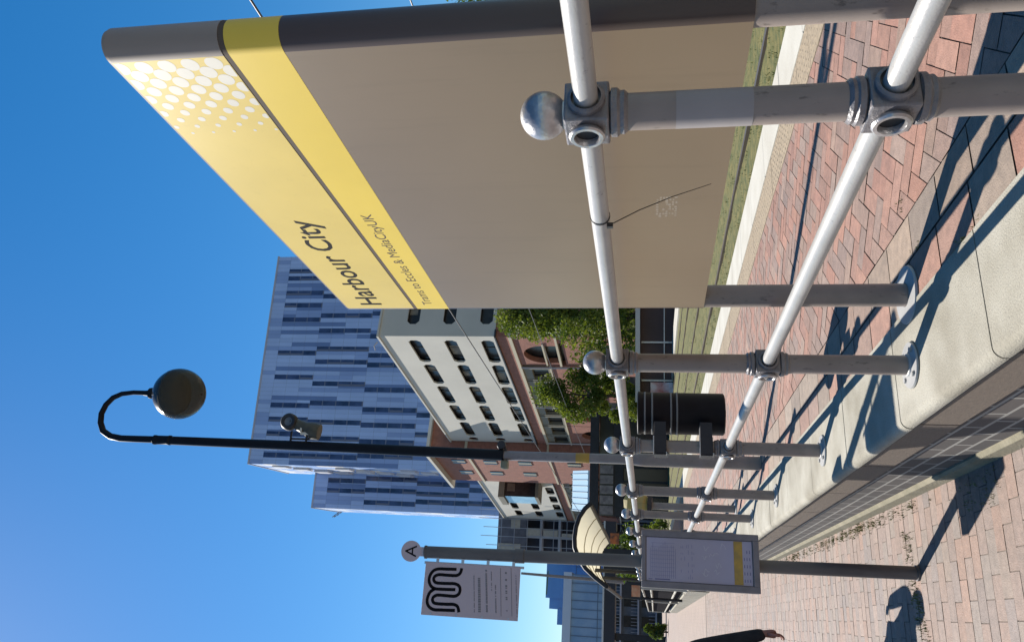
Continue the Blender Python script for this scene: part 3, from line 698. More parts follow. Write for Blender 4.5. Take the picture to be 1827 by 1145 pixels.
skinned('person_body', [(0, 0, .86), (0, .0, 1.02), (0, .0, 1.2), (0, 0, 1.34), (0, .0, 1.42), (0, -.01, 1.50), (0, -.02, 1.58),
                 (-.09, 0, .80), (-.10, .10, .46), (-.10, -.0 + .20, .09), (-.10, .08, .04), (.09, 0, .80), (.10, -.06, .45), (.10, -.06, .09), (.10, -.19, .04)],
        [(0, 1), (1, 2), (2, 3), (3, 4), (4, 5), (5, 6), (0, 7), (7, 8), (8, 9), (9, 10), (0, 11), (11, 12), (12, 13), (13, 14)],
        [(.15, .11), (.13, .10), (.15, .11), (.13, .09), .05, (.072, .09), (.07, .085), .085, .06, .04, .035, .085, .06, .04, .035], SKIN, per)
skinned('coat', [(0, 0, .74), (0, 0, .9), (0, 0, 1.04), (0, 0, 1.2), (0, 0, 1.335), SHR, ELB, (.318, -.03, .735), SHL, (-.25, .02, 1.05), (-.27, -.03, .84)],
        [(0, 1), (1, 2), (2, 3), (3, 4), (4, 5), (5, 6), (6, 7), (4, 8), (8, 9), (9, 10)],
        [(.18, .13), (.17, .12), (.155, .115), (.165, .12), (.11, .09), .068, .058, .047, .068, .058, .047], COAT, per)
skinned('trousers', [(0, 0, .82), (-.09, 0, .76), (-.10, .10, .46), (-.10, .19, .12), (.09, 0, .76), (.10, -.06, .45), (.10, -.06, .12)],
        [(0, 1), (1, 2), (2, 3), (0, 4), (4, 5), (5, 6)], [(.14, .11), .10, .075, .06, .10, .075, .06], TROU, per)
for sx, sy in ((-.10, .13), (.10, -.12)): MB().sphere((sx, sy, .04), .055, seg=16, rings=10, sz=.7).sphere((sx, sy - .09, .035), .045, seg=16, rings=10, sz=.7).build('shoe', SHOE, per)
MB().sphere((0, .02, 1.56), .098, seg=24, rings=14, sz=1.15, a1=math.pi * .62).build('hair', HAIR, per)
b = MB()
for sx in (-.03, .03): b.sphere((sx, -.105, 1.55), .011, seg=10, rings=8)
b.build('eyes', INK, per)
MB().tube([(0, -.10, 1.555), (0, -.125, 1.52), (0, -.10, 1.51)], [.008, .014, .01], seg=8).build('nose', SKIN, per)
def hand(w0, sgn, parent):
    x, y, z = w0; fg = []; ed = []; rd = []
    V = [(x - .012 * sgn, y + .008, z + .10), (x, y, z + .04), (x, y - .002, z), (x + .003 * sgn, y - .01, z - .045), (x, y - .016, z - .085)]; E = [(0, 1), (1, 2), (2, 3), (3, 4)]; Rr = [.03, (.024, .027), (.022, .028), (.016, .040), (.014, .038)]
    h_ = skinned('hand', V, E, Rr, SKIN, parent)
    for k, (ln, dy) in enumerate(((.066, -.040), (.074, -.021), (.068, -.001), (.054, .018))):
        bx = x; by = y - .004 + dy * .9; ln = ln * .8
        c = .55 + .12 * k
        pts = [(bx, by, z - .07), (bx, by - .001, z - .095), (bx - .010 * sgn, by, z - .095 - ln * .40), (bx - .024 * sgn, by + .002, z - .095 - ln * .60), (bx - .038 * sgn, by + .003, z - .095 - ln * .56)]
        skinned('finger', pts, [(i, i + 1) for i in range(4)], [.010, .0098, .0090, .0082, .0066], SKIN, h_)
    skinned('thumb', [(x, y - .022, z - .018), (x - .004 * sgn, y - .046, z - .045), (x - .008 * sgn, y - .056, z - .075), (x - .012 * sgn, y - .056, z - .098)], [(0, 1), (1, 2), (2, 3)], [.014, .0125, .0105, .008], SKIN, h_)
hand(WR, 1, per); hand((-.28, -.05, .80), -1, per)

# ------------------------------------------------------------------ buildings
BRK = brickmat('red brick wall', (0.216, 0.0736, 0.048), (0.256, 0.096, 0.064), (0.208, 0.136, 0.104), plane='wall', bw=.22, rh=.075, ms=.007, var=.14)
CLAD = mat('white render', (0.45, 0.432, 0.377), .8, var=.05, scale=.35, bump=.05, bscale=3)
DGL = mat('dark glazing', (.012, .012, .014), .28, 0, c2=(.035, .033, .032), scale=1.2, spec=.22)
REVEAL = mat('dark window lining', (.075, .07, .06), .6)
BLIND = mat('window blind', (.16, .145, .12), .8, var=.3, scale=2)
STONE = mat('cream stone band', (0.402, 0.353, 0.255), .8, var=.06)
OLIVE = mat('olive grey surround', (0.167, 0.152, 0.114), .7)
BK = thing('quayside_building', 'long building with three white window storeys over red brick arches', 'building', tuple((20.23, 56.49, -.35)), R(6.4))
g0 = .35
def zz(v): return v + g0
# white storeys: piers and spandrels in front of dark back wall
def white_storeys(name, s0, s1, wins, rows, ztop, zbot, side=False, depth=.16):
    b = MB()
    def bx(a0, a1, z0, z1, d0=0, d1=depth, mi=0):
        if a1 - a0 < .01 or z1 - z0 < .01: return
        if side: b.box(a0, a1, d0 + .0, d1, z0, z1, mi)
        else: b.box(d0, d1, a0, a1, z0, z1, mi)
    prev = ztop
    for (w0, w1) in rows:
        bx(s0, s1, zz(w1), zz(prev)); prev = w0
        c = s0
        for (a, e) in wins:
            bx(c, a, zz(w0), zz(w1)); c = e
            for (pa, pz, sa, sz) in ((a, w0, 1, 1), (e, w0, -1, 1), (a, w1, 1, -1), (e, w1, -1, -1)):
                k = .28; A = [(pa, zz(pz)), (pa + k * sa, zz(pz)), (pa, zz(pz) + k * sz)]
                vs = [((q, d, z) if side else (d, q, z)) for d in (0.002, depth) for q, z in A]
                b.add(vs, [(0, 1, 2), (5, 4, 3), (0, 3, 4, 1), (1, 4, 5, 2), (2, 5, 3, 0)])
        bx(c, s1, zz(w0), zz(w1))
    bx(s0, s1, zz(zbot), zz(prev))
    o = b.build(name, CLAD, BK)
    return o
rows = [(20.02, 21.05), (16.98, 18.02), (13.9, 14.95)]
w1 = [(.78 + 4.87 * k, 5.06 + 4.87 * k) for k in range(5)] + [(25.05, 26.2)]
white_storeys('white_wall', 0, 26.4, w1, rows, 23.25, 13.62)
w2 = [(40.2 + 4.4 * k, 43.6 + 4.4 * k) for k in range(5)]
white_storeys('white_wall', 41, 63, w2[1:], rows, 23.25, 13.62)
MB().box(0, .16, 37.6, 41, zz(20.5), zz(23.25)).build('white_wall', CLAD, BK)
MB().box(0, .16, 37.6, 41, zz(13.62), zz(14.9)).build('white_wall', CLAD, BK)
white_storeys('white_wall', .162, 18, [(1.1 + 4.87 * k, 4.6 + 4.87 * k) for k in range(3)], rows, 23.25, 13.62, side=True)
def window(a0, a1, z0, z1, side=False, d=.42, mull=1, M=DGL):
    b = MB()
    if side: b.box(a0 - .1, a1 + .1, d, d + .06, z0 - .1, z1 + .1)
    else: b.box(d, d + .06, a0 - .1, a1 + .1, z0 - .1, z1 + .1)
    for q in range(1, mull + 1):
        a = a0 + (a1 - a0) * q / (mull + 1)
        b.box(*((a - .04, a + .04, d - .05, d) if side else (d - .05, d, a - .04, a + .04)), z0, z1, 1)
    if random.random() < .55:                        # a drawn blind or curtain behind part of the glass line
        f0 = random.uniform(.0, .6); f1 = f0 + random.uniform(.15, .4); q0 = z0 + (z1 - z0) * random.choice((0, .35, .5))
        A, B = a0 + (a1 - a0) * f0, a0 + (a1 - a0) * f1
        b.box(*((A, B, d - .012, d - .002) if side else (d - .012, d - .002, A, B)), q0, z1, 2)
    return b.build('window', [M, REVEAL, BLIND], BK)
for (z0, z1) in rows:
    for a, e in w1 + w2[1:]: window(a, e, zz(z0), zz(z1))
    for k in range(3): window(1.1 + 4.87 * k, 4.6 + 4.87 * k, zz(z0), zz(z1), side=True)
# core and roof
MB().box(.56, 18, .56, 63, 0, zz(23.0)).build('core', DGL, BK)
MB().box(-.12, 18.2, -.12, 63.1, zz(23.25), zz(23.42)).build('roof', CLAD, BK)
# lower brick storeys, built of piers, arches and bands
def brick_band(s0, s1, z0, z1, x0=-.02, x1=.5, M=BRK, name='brick_wall', pr=BK):
    return MB().box(x0, x1, s0, s1, zz(z0), zz(z1)).build(name, M, pr)
brick_band(0, 63, 12.55, 13.52); brick_band(-.3, 63.2, 13.52, 13.62, -.22, .5, BLACKM, 'gutter')
brick_band(-.12, 63.1, 12.28, 12.55, -.14, .5, STONE, 'stone_band')
def arch_panel(b, s0, s1, z0, z1, a0, a1, az0, az1, x0=-.02, x1=.45):
    """brick panel with a pointed-arch opening, local facade coordinates"""
    n = 8; mid = (a0 + a1) / 2; r = az1 - az0
    L = [(a0 + (mid - a0) * (1 - math.cos(math.pi / 2 * i / n)), zz(az0) + r * math.sin(math.pi / 2 * i / n)) for i in range(n + 1)]
    Rr = [(2 * mid - a, z) for a, z in reversed(L)]
    left = [(s0, zz(z0)), (a0, zz(z0))] + L + [(mid, zz(z1)), (s0, zz(z1))]
    right = [(a1, zz(z0)), (s1, zz(z0)), (s1, zz(z1)), (mid, zz(z1))] + Rr
    for P in (left, right):
        fr = ((x0, 0, 0), (0, 1, 0), (0, 0, 1)); b.prism(P, fr, -(x1 - x0))
def bays(s_list, zr):
    for (s0, s1) in s_list:
        pass
segs = [(0.0, 5.45), (9.6, 15.2), (15.3, 20.6), (20.7, 25.9), (38.2, 43.4), (43.5, 48.8), (48.9, 54.1), (54.2, 62.9)]
b = MB()
arch_panel(b, .0, 5.45, 8.95, 12.28, 1.7, 5.0, 10.1, 11.75)
for (s0, s1) in ((10.2, 15.2), (15.3, 20.6), (20.7, 26.3), (38.0, 43.4), (43.5, 48.8), (48.9, 54.1), (54.2, 62.9)):
    mid = (s0 + s1) / 2; b2 = MB(); arch_panel(b2, s0, s1 - .01, 5.75, 9.75, mid - 1.45, mid + 1.5, 6.75, 8.5); b2.build('arched_wall', BRK, BK)
b2 = MB(); arch_panel(b2, 5.55, 10.1, 5.75, 9.75, 6.8, 8.9, 6.9, 8.2); b2.build('arched_wall', BRK, BK)
b.box(0, .45, 0, 5.45, zz(5.75), zz(8.4)); b.box(-.02, .45, .0, 1.2, zz(8.4), zz(8.95)); b.build('brick_wall', BRK, BK)
b = MB(); b.box(-.13, .45, 0, 5.5, zz(8.75), zz(8.93)); b.box(-.1, .45, 1.3, 5.4, zz(9.95), zz(10.08)); b.box(-.12, .45, 5.6, 62.9, zz(9.76), zz(9.90)); b.box(-.12, .45, 0, 62.9, zz(5.55), zz(5.74))
for mid in (12.7, 17.95, 23.5, 40.7, 46.15, 51.5): b.box(-.1, .45, mid - 1.7, mid + 1.7, zz(6.60), zz(6.74))
b.build('stone_band', STONE, BK)
s = 6.2
b = MB(); bw_ = MB()
while s < 61:
    if not 26 < s < 37.5:
        for (a, e, z0, z1) in ((s, s + .25, 9.9, 12.28), (s + 2.55, s + 2.75, 9.9, 12.28)): b.box(.0, .4, a, e, zz(z0), zz(z1))
        b.box(.05, .4, s + .25, s + 2.55, zz(11.55), zz(12.28)); b.box(.02, .4, s + .25, s + 2.55, zz(9.9), zz(10.1)); bw_.box(.2, .26, s + 1.35, s + 1.45, zz(10.1), zz(11.55))
        b.build('window_surround', OLIVE, BK); b = MB(); window(s + .25, s + 2.55, zz(10.1), zz(11.55), mull=2)
    s += 2.95
PIPE = mat('pale pipe', (.35, .33, .33), .6)
for s in (5.8, 26.0, 15.25, 43.45): MB().bar((-.12, s, 0), (-.12, s, zz(12.3)), .09, seg=8).build('drainpipe', PIPE, BK)
for k in range(10):                                   # ground storey piers and dark bays
    s = .2 + 6.2 * k; MB().box(-.02, .45, s, s + 1.3, 0, zz(5.55)).build('pier', BRK, BK)
MB().box(.561, 18.01, -.02 + .0, .5, 0, zz(13.6)).build('side_wall', BRK, BK)
MB().box(-.14, 18.1, -.14, -.02, zz(12.28), zz(12.5)).build('stone_band', STONE, BK)
# projecting gabled brick bay
gy0, gy1 = 26.6, 38.0
b = MB(); b.box(-1.25, 6, gy0, gy1, 0, zz(25.6)); gb_ = b.build('brick_bay', BRK, BK)
b = MB(); b.box(-1.9, 6.4, gy0 - .6, gy1 + 1.4, zz(25.61), zz(25.95)); b.build('bay_roof', CLAD, gb_)
b = MB(); b.box(-1.33, 6.02, gy0 - .08, gy1 + .05, zz(21.4), zz(21.7)); b.build('bay_band', STONE, gb_); b = MB(); b.box(-1.33, 6.02, gy0 - .08, gy1 + .05, zz(12.28), zz(12.5)); b.build('bay_band', STONE, gb_)
for z in (22.3, 18.6, 14.6, 9.0):
    for s in (29.3, 33.6):
        b = MB(); b.box(-1.31, -1.249, s, s + .5, zz(z), zz(z + 1.5)); b.box(-1.31, -1.249, s + .9, s + 1.4, zz(z), zz(z + 1.5))
        b.box(-1.30, -1.248, s + .5, s + .9, zz(z), zz(z + 1.5), 1); b.build('bay_window', [DGL, STONE], gb_)
# glazed oriel beyond it
b = MB(); b.box(-2.2, .55, 41.0, 44.4, zz(15.6), zz(19.5)); orl = b.build('oriel', DGL, BK)
b = MB(); b.box(-2.45, .55, 40.7, 44.7, zz(19.5), zz(20.25)); b.build('oriel_roof', OLIVE, orl); b = MB(); b.box(-2.3, .55, 40.9, 44.5, zz(15.2), zz(15.6)); b.build('oriel_sill', OLIVE, orl)
b = MB(); b.box(-2.24, -2.201, 41.05, 44.35, zz(15.65), zz(19.45)); b.build('oriel_pane', mat('sky sheen glass', (.32, .50, .60), .2, 0, c2=(.18, .32, .46), scale=.6), orl)  # sky reflection on the sunlit front glass, painted in as pale blue
b = MB(); b.box(-1.6, -.6, 40.95, 40.998, zz(18.2), zz(19.2)); b.build('oriel_window', mat('warm interior', (.13, .11, .08), .4, var=.3, scale=1.5), orl)
# small roof camera arm and flue on the corner
MB().tube([(-.4, .3, zz(23.4)), (-.8, .2, zz(23.6)), (-1.1, .4, zz(23.5))], .05, seg=6).build('roof_bracket', STEEL, BK)

# low pavilion beyond the tracks
pa, pb = at(1135, 560, 39), at(1145, 705, 39)
dirv = (pa - pb); dirv.z = 0; Lp = dirv.length; ang = math.atan2(dirv.y, dirv.x)
pav = thing('low_pavilion', 'low dark brick pavilion with a pale roof edge under the trees', 'pavilion', (pb.x, pb.y, -.35), ang)
DBR = mat('dark maroon panels', (.055, .028, .028), .6, var=.2, scale=.8)
MB().box(0, 16, .3, 6, 0, 2.35).build('wall', DBR, pav)
MB().box(-.3, 16, -.7, 6.4, 2.36, 2.58).build('roof', mat('pale roof edge', (.42, .40, .37), .7), pav)
b = MB()
for k in range(8): b.box(.7 + 1.9 * k, .78 + 1.9 * k, .18, .3, 0, 2.3)
b.box(0, 16, .2, .3, 1.15, 1.2); b.build('mullion', STEEL, pav)
MB().box(-.15, .65, .1, .28, .25, 1.85).build('notice_panel', mat('white red notice', (.70, .68, .72), .6, c2=(.42, .10, .08), scale=1.4), pav)
MB().box(-1.0, -.2, .0, .5, 0, 2.3).build('end_pier', BRK, pav)

# dark entrance canopy with blue glazed roof
pc, pd = at(1035, 850, 50), at(1035, 912, 50)
an = math.atan2(pc.y - pd.y, pc.x - pd.x); wC = (Vector((pc.x, pc.y, 0)) - Vector((pd.x, pd.y, 0))).length
en = thing('entrance_canopy', 'black framed entrance canopy with a pale blue glazed roof', 'canopy', (pd.x, pd.y, -.35), an)
b = MB(); b.add([(x, y, z) for x in (0, wC + .4) for y, z in ((-.4, 5.7), (1.6, 6.85), (1.6, 6.75), (-.4, 5.6))], [(0, 1, 2, 3), (7, 6, 5, 4), (0, 4, 5, 1), (1, 5, 6, 2), (2, 6, 7, 3), (3, 7, 4, 0)])
b.build('glazed_roof', mat('pale blue roof glass', (.42, .58, .68), .3), en)
b = MB()
for k in range(7): b.bar((.05 + k * .38, -.42, 5.72), (.05 + k * .38, 1.58, 6.88), .025, seg=5)
b.build('glazing_bar', mat('grey glazing bar', (.28, .34, .38), .8), en)
MB().box(-.2, wC + 4, -.5, .2, 5.05, 5.58).build('fascia', BLACKM, en)
b = MB()
for k in range(5): b.box(-.1 + k * .62, .42 + k * .62, -.45, -.3, 4.12, 4.95)
b.build('poster_panel', mat('grey posters', (.25, .22, .21), .6, c2=(.12, .10, .10), scale=4), en)
MB().box(-.2, wC + 4, -.3, .2, 3.5, 4.10).build('lower_beam', BLACKM, en)
MB().box(-.2, wC + 4, .2, 4, 0, 5.04).build('shopfront', mat('dark glass front', (.018, .020, .028), .2), en)
for k in range(4): MB().box(.1 + k * .9, .2 + k * .9, -.4, -.3, 0, 3.5).build('post', BLACKM, en)

# ------------------------------------------------------------------ clad tower
def tower(label, P0, wid, dep, ztop, seed, groups, shift=None, step=3.1, side_w=.8):
    rnd = random.Random(seed)
    T = thing('apartment_tower', label, 'tower', P0, R(-3.9))
    LIT = mat('blue grey panel %d' % seed, (1, 1, 1), .45, 0, var=.05, scale=.15, attr='tint', spec=.5)
    b = MB(); nst = int(ztop / step) + 1; cw = .95; nc = int(wid / cw); cw = wid / nc
    base = (.31, .43, .68); mid = (.22, .32, .56); dark = (.12, .195, .39)
    runs = {}
    colr = [[None] * nc for _ in range(nst)]
    for c in range(nc):
        s = 0
        while s < nst:
            ln = rnd.choice((2, 3, 4, 6, 8)); t = rnd.choice((base, base, base, base, base, mid, mid, dark)); k = 1 + rnd.uniform(-.06, .06)
            for q in range(s, min(nst, s + ln)): colr[q][c] = tuple(v * k for v in t)
            s += ln
    for s in range(nst):
        z1 = ztop - s * step; z0 = max(0, z1 - step)
        for c in range(nc):
            x0, x1 = c * cw, (c + 1) * cw; t = colr[s][c] if s else (base if rnd.random() < .75 else mid)
            b.add([(x0 + .025, 0, z0 + .03), (x1 - .0, 0, z0 + .03), (x1 - .0, 0, z1 - .0), (x0 + .025, 0, z1 - .0)], [(0, 1, 2, 3)], 0, False, t)
    nd = int(dep / 2)
    for s in range(nst):
        z1 = ztop - s * step; z0 = max(0, z1 - step)
        for c in range(nd):
            y0, y1 = c * dep / nd, (c + 1) * dep / nd; t = rnd.choice((base, mid, (.72, .70, .68), base))
            b.add([(0, y1, z0 + .04), (0, y0 + .04, z0 + .04), (0, y0 + .04, z1), (0, y1, z1)], [(0, 1, 2, 3)], 0, False, t)
            b.add([(wid, y0 + .04, z0 + .04), (wid, y1, z0 + .04), (wid, y1, z1), (wid, y0 + .04, z1)], [(0, 1, 2, 3)], 0, False, t)
    b.build('cladding', LIT, T)
    MB().box(.03, wid - .03, .03, dep, 0, ztop - .02).build('core', mat('tower core %d' % seed, (.13, .14, .18), .7), T)
    MB().box(-.15, wid + .15, -.15, dep + .1, ztop, ztop + .35).build('parapet', mat('parapet %d' % seed, (.36, .375, .43), .5), T)
    WM = mat('tower glass %d' % seed, (.016, .022, .06), .15, 0, c2=(.05, .07, .16), scale=.35, spec=.6); SP = mat('spandrel %d' % seed, (.10, .115, .17), .4)
    cnt = 0; s = 1; gi = 0
    EX = MB()
    while s < nst - 1:
        gl = [3, 4, 4, 3, 4, 3, 4][gi % 7]; xs = groups[gi % len(groups)] if gi < len(groups) else [x + rnd.uniform(-1.3, 1.3) for x in groups[gi % len(groups)]]
        for x in xs:
            if rnd.random() < .05: continue
            dz = rnd.choice((0, 0, 0, 1)); wd = 1.05
            b = MB() if cnt < 96 else EX
            z1 = ztop - s * step
            for q in range(min(gl, nst - 1 - s)):
                za = z1 - q * step
                b.box(x, x + wd, -.05, -.002, za - step + .28, za, 0); b.box(x, x + wd, -.045, -.002, za - step, za - step + .27, 1)
                if rnd.random() < .35: b.box(x + .0, x + wd * .45, -.056, -.051, za - step + .3, za - .03, 1)
            if cnt < 96: b.build('window_strip', [WM, SP], T)
            cnt += 1
        s += gl; gi += 1
    if EX.v: tag(EX.build('window_strip', [WM, SP], T), kind='stuff')
    return T
g1 = [1.5, 6.2, 9.4, 12.6, 19.0, 24.6, 29.4, 32.5, 36.0, 39.0, 42.6, 44.4]
g2 = [1.5, 5.4, 9.0, 13.2, 17.6, 22.6, 25.6, 29.9, 33.5, 38.2, 42.0]
g3 = [3.2, 6.8, 11.0, 15.0, 18.4, 20.8, 27.0, 31.2, 35.0, 40.5, 44.0]
g4 = [2.0, 5.0, 8.6, 12.0, 16.4, 22.0, 24.2, 28.6, 34.0, 37.0]
tw = tower('tall blue grey clad tower with vertical window strips behind the white building', (26.6, 157.6, -.35), 48.6, 20, 88.4, 3, [g1, g2, g4, g3, g1, g2])
RPM = mat('pale return panel', (.55, .54, .55), .5)
# pale fins down the left return of the tower
b = MB()
for k in range(22):
    z = 84 - k * 3.7; MB().box(-.35 - .1 * (k % 3), -.002, 2 + 3 * (k % 4), 5.5 + 3 * (k % 4), z - 3.2, z).build('return_panel', RPM, tw)
g5 = [1.8, 3.6, 5.9, 8.4]; g6 = [1.2, 4.0, 6.6, 9.0]
tower('lower clad tower block set to the left of the tall tower', (19.6, 173.5, -.35), 11.5, 18, 79.2, 5, [g5, g6, g5])
# aerials and crane on the far roofs
p = at(448, 715, 165); an_ = thing('roof_aerial', 'small aerial on the roof edge of the tall tower', 'aerial', (p.x, p.y, 88.3))
MB().bar((0, 0, 0), (0, 0, 1.1), .07, seg=6).build('mast', STEEL, an_); MB().bar((-.9, 0, 1.1), (.9, 0, 1.1), .06, seg=6).build('boom', STEEL, an_)
c0, c1 = at(622, 902, 190), at(596, 922, 190)
cr = thing('roof_cradle_jib', 'thin lattice jib leaning out from the roof of the lower tower', 'jib', (c0.x, c0.y, c0.z - .4))
d = c1 - c0; b = MB()
for q in (0, .8): b.bar((0, 0, q), (d.x, d.y, d.z + q * .6 + .4), .10, seg=5)
for k in range(5):
    t = k / 5; b.bar((d.x * t, d.y * t, d.z * t), (d.x * (t + .15), d.y * (t + .15), d.z * (t + .15) + .9), .06, seg=4)
b.build('lattice', mat('jib grey', (.20, .22, .26), .6), cr)

# ------------------------------------------------------------------ building under construction
c0 = at(1160, 1002, 120); c1 = at(1160, 918, 120)
ct = thing('unfinished_building', 'unfinished concrete frame building wrapped in scaffolding', 'building', (c0.x, c0.y, -.35), R(-4))
W_ = 16.0; FR = mat('frame concrete', (.34, .36, .40), .8, var=.1, scale=.5); SCF = mat('scaffold tube', (.30, .32, .36), .6)
for k in range(9):
    MB().box(0, W_, 0, 12, 1.0 + k * 2.8, 1.35 + k * 2.8).build('floor_slab', FR, ct)
for x in (0.2, 2.6, 5.6, 8.6, 12, 15.4):
    b = MB(); b.box(x, x + .35, .05, .4, 0, 24.2); b.box(x, x + .35, 5, 5.4, 0, 24.2); b.build('column', FR, ct)
MB().box(.3, W_ - .3, 2.2, 11.7, 0, 24.0).build('dark_core', mat('dark interior', (.03, .035, .055), .9, var=.3, scale=.5), ct)
MB().box(.0, W_, -.15, .1, 20.2, 24.6).build('netting', mat('scaffold netting', (.11, .115, .14), .9, var=.2, scale=1), ct)
b = MB()
for k in range(12): b.bar((k * 1.3, -.5, 0), (k * 1.3, -.5, 26.2 + random.uniform(-.3, 1.4)), .05, seg=5)
for z in range(1, 13): b.bar((-.3, -.5, z * 2.0), (W_, -.5, z * 2.0), .045, seg=5)
b.build('scaffold', SCF, ct)
b = MB()
for z in (9.8, 12.6, 15.4, 18.0):
    for xa, xb, dz in ((2.9, 3.3 + random.random(), 2.2), (6, 6.5, 1.2)): MB().box(xa, xb, -.2, -.155, z, z + dz).build('white_sheeting', KERB, ct)
MB().box(3.8, 7.6, -.22, -.155, 21.2, 22.6).build('white_sheeting', KERB, ct); MB().box(-.2, 1.6, -.4, -.2, 21, 24.4).build('white_sheeting', KERB, ct)

# blue glass building with stepped roof
BG = mat('blue glass', (.03, .12, .34), .2, 0, c2=(.06, .20, .46), scale=.12, spec=.6); BG2 = mat('pale blue glazing', (.24, .36, .52), .25, 0, c2=(.14, .27, .46), scale=.3)
q = at(1000, 1100, 170)
bgd = thing('blue_glass_building', 'deep blue glass office building with a stepped roofline on the left', 'building', (q.x - 14, q.y, -.35))
for i, (x0, x1, zt) in enumerate(((0, 9, 17.5), (9, 12.5, 19.0), (12.5, 15.5, 20.2), (15.5, 17.6, 22.0), (17.6, 30, 22.8))):
    MB().box(x0, x1, .4 * (i % 2), 14, 0, zt + .35).build('glass_block', BG, bgd)
b = MB()
for k in range(15): b.box(k * 2, k * 2 + .12, -.1, -.01, 0, 17.0)
for k in range(7): b.box(0, 30, -.08, -.02, 2.8 * k, 2.8 * k + .15)
b.build('mullion', mat('blue mullion', (.05, .10, .20), .5), bgd)
q = at(1030, 1145, 150); pz = at(1015, 1100, 150).z
gp = thing('glazed_podium', 'pale blue glazed hall with a white roof edge below the blue building', 'building', (q.x - 14, 150, -.35))
MB().box(0, 25.6, 0, 8, 0, pz).build('glazing', BG2, gp)
MB().box(-.3, 25.9, -.5, 8.2, pz, pz + 1.5).build('roof_edge', mat('silver roof edge', (.50, .56, .64), .5), gp)
b = MB()
for k in range(18): b.box(k * 1.5, k * 1.5 + .12, -.12, -.01, 0, pz)
for z in (4, 8, 11): b.box(0, 25.6, -.1, -.02, z, z + .12)
b.build('mullion', mat('podium mullion', (.10, .16, .24), .5), gp)
# dark footbridge
z0, z1 = at(1097, 1100, 80).z, at(1075, 1100, 80).z
fb = thing('footbridge', 'dark deep footbridge beam crossing in front of the far facades', 'bridge', (-14, 80, 0))
MB().box(0, 23, 0, 3, z0, z1).build('deck', mat('dark bridge steel', (.02, .022, .032), .6), fb)
for x in (1, 12, 21.5): MB().box(x, x + .6, .6, 1.4, -.35, z0).build('pier', BLACKM, fb)
MB().box(0, 23, -.06, -.005, z1 - .12, z1 + .05).build('parapet_rail', STEEL, fb)
# facade with balconies below it
fc = thing('balcony_block', 'shaded apartment facade with rows of balconies under the footbridge', 'building', (-16, 104, -.35))
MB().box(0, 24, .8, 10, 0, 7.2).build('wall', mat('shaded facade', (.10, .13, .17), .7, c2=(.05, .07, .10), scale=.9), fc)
for k in range(3):
    MB().box(0, 24, -.2, .8, .9 + 2.2 * k, 1.1 + 2.2 * k).build('balcony_slab', FR, fc)
    b = MB()
    for q in range(60): b.box(q * .4, q * .4 + .05, -.2, -.15, 1.1 + 2.2 * k, 1.9 + 2.2 * k)
    b.build('balustrade', SCF, fc)
for k in range(3):
    for q in range(10): MB().box(.6 + q * 2.4, 1.9 + q * 2.4, .7, .79, 1.2 + 2.2 * k, 2.8 + 2.2 * k).build('balcony_door', DGL, fc)

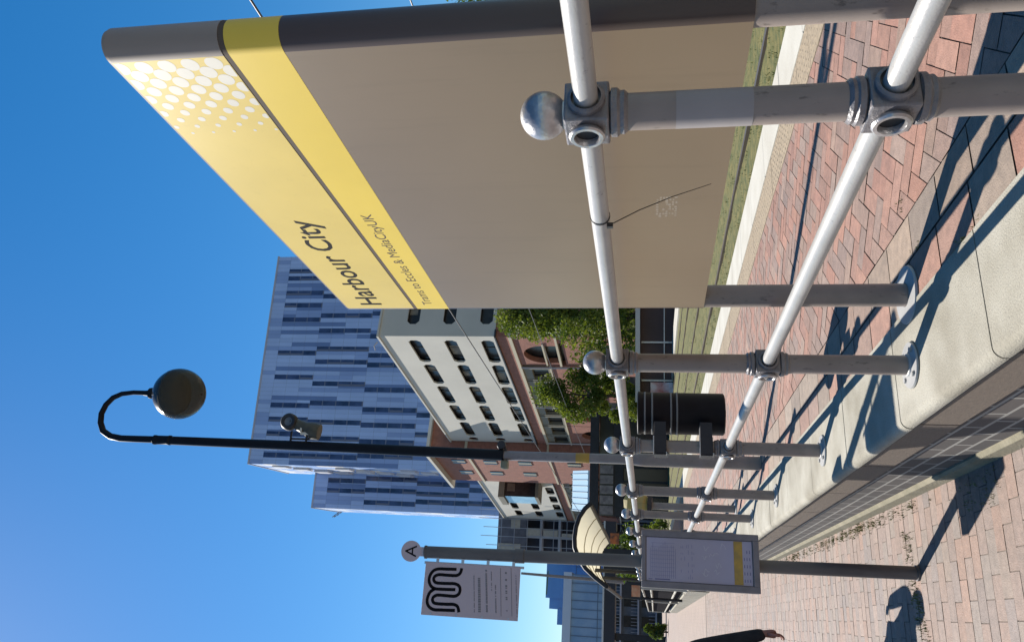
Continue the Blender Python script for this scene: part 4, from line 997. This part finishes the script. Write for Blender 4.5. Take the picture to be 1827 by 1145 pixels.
# ------------------------------------------------------------------ trees
LEAF = mat('leaf', (0.04, 0.076, 0.0096), .6, c2=(0.152, 0.18, 0.032), scale=1.1, spec=.3, detail=6)
LEAF2 = mat('leaf darker', (0.028, 0.056, 0.012), .6, c2=(0.104, 0.144, 0.028), scale=1.3, spec=.3, detail=6)
BARK = mat('bark', (.06, .045, .03), .9, var=.3, scale=5, bump=.5, bscale=10)
for M in (LEAF, LEAF2): translucent(M, .36, (1.4, 1.4, .7))
def tree(label, x, y, z0, zc0, zc1, rad, n, seed, ls=.13, M=LEAF, name='broadleaf_tree', group='trees in front of the brick arches', clumps=26):
    rnd = random.Random(seed); T = thing(name, label, 'tree', (x, y, z0), 0, group)
    H0, H1 = zc0 - z0, zc1 - z0; cl = []
    for i in range(clumps):
        t = (i + .5) / clumps; a = rnd.uniform(0, 6.28); prof = math.sin(math.pi * min(1, (.18 + .82 * t))) ** .6 if t < .97 else .3
        r = rad * prof * math.sqrt(rnd.random()) * .85
        cl.append((Vector((r * math.cos(a), r * math.sin(a), H0 + (H1 - H0) * (.06 + .88 * t))), rad * rnd.uniform(.22, .44)))
    b = MB(); b.tube([(0, 0, 0), (.05, 0, H0 * .6), (0, .08, (H0 + H1) * .5), (.1, 0, H1 * .92)], [rad * .075, rad * .06, rad * .035, .02], seg=8)
    for c, r in cl[::2]: b.tube([(0, 0, max(H0 * .5, c.z - rad * .7)), c * .55 + Vector((0, 0, c.z * .38)), c], [rad * .028, rad * .018, .01], seg=5)
    b.build('trunk', BARK, T)
    b = MB()
    for _ in range(n):
        c, r = rnd.choice(cl); d = Vector((rnd.gauss(0, 1), rnd.gauss(0, 1), rnd.gauss(0, .8))).normalized(); p = c + d * r * (rnd.random() ** .45) * 1.15
        u = Vector((rnd.gauss(0, 1), rnd.gauss(0, 1), rnd.gauss(0, .7))).normalized(); v = u.orthogonal().normalized(); v = (Matrix.Rotation(rnd.uniform(0, 6.28), 3, u) @ v)
        s = ls * rnd.uniform(.6, 1.3); w_ = u.cross(v)
        b.add([p - v * s, p - w_ * s * .5, p + v * s, p + w_ * s * .5], [(0, 1, 2, 3)])
    b.build('crown', M, T)
    return T
tree('leafy green tree with pale twigs beside the tram stop sign', 15.25, 39.2, -.35, 1.9, 9.7, 2.75, 21000, 11, .10, clumps=40)
tree('narrow yellow green tree between the sign and the litter bin', 11.15, 40.5, -.35, 1.6, 7.8, 1.6, 13500, 12, .09, clumps=30)
tree('tall tree seen just above the right end of the sign', 31.6, 32.6, -.35, 3, 12.2, 3.2, 7000, 13, .15, LEAF2, clumps=26)
p = at(1150, 1125, 70); tree('small bright green tree under the footbridge', p.x, p.y, -.35, .2, 1.9, .85, 1500, 14, .12, LEAF2, group='small trees beyond the shelter', clumps=12)
p = at(1130, 1000, 52); tree('dark shrub like tree behind the shelter legs', p.x, p.y, -.35, .3, 4.2, 1.6, 3500, 15, .12, LEAF2, group='small trees beyond the shelter', clumps=14)
p = at(1130, 965, 60); tree('green bushy tree right of the bus stop pole', p.x, p.y, -.35, .2, 3.6, 1.6, 2600, 16, .12, LEAF2, group='small trees beyond the shelter', clumps=14)
p = at(1185, 950, 42); tree('low round bush beyond the helpless track edge', p.x, p.y, -.35, -.1, 1.4, .9, 1500, 17, .08, LEAF, name='bush', group='small trees beyond the shelter', clumps=8)
for o_ in bpy.data.objects:
    if o_.name.startswith('bush') and o_.parent is None: o_['label'] = 'low round bush beside the far track edge'; o_['category'] = 'bush'
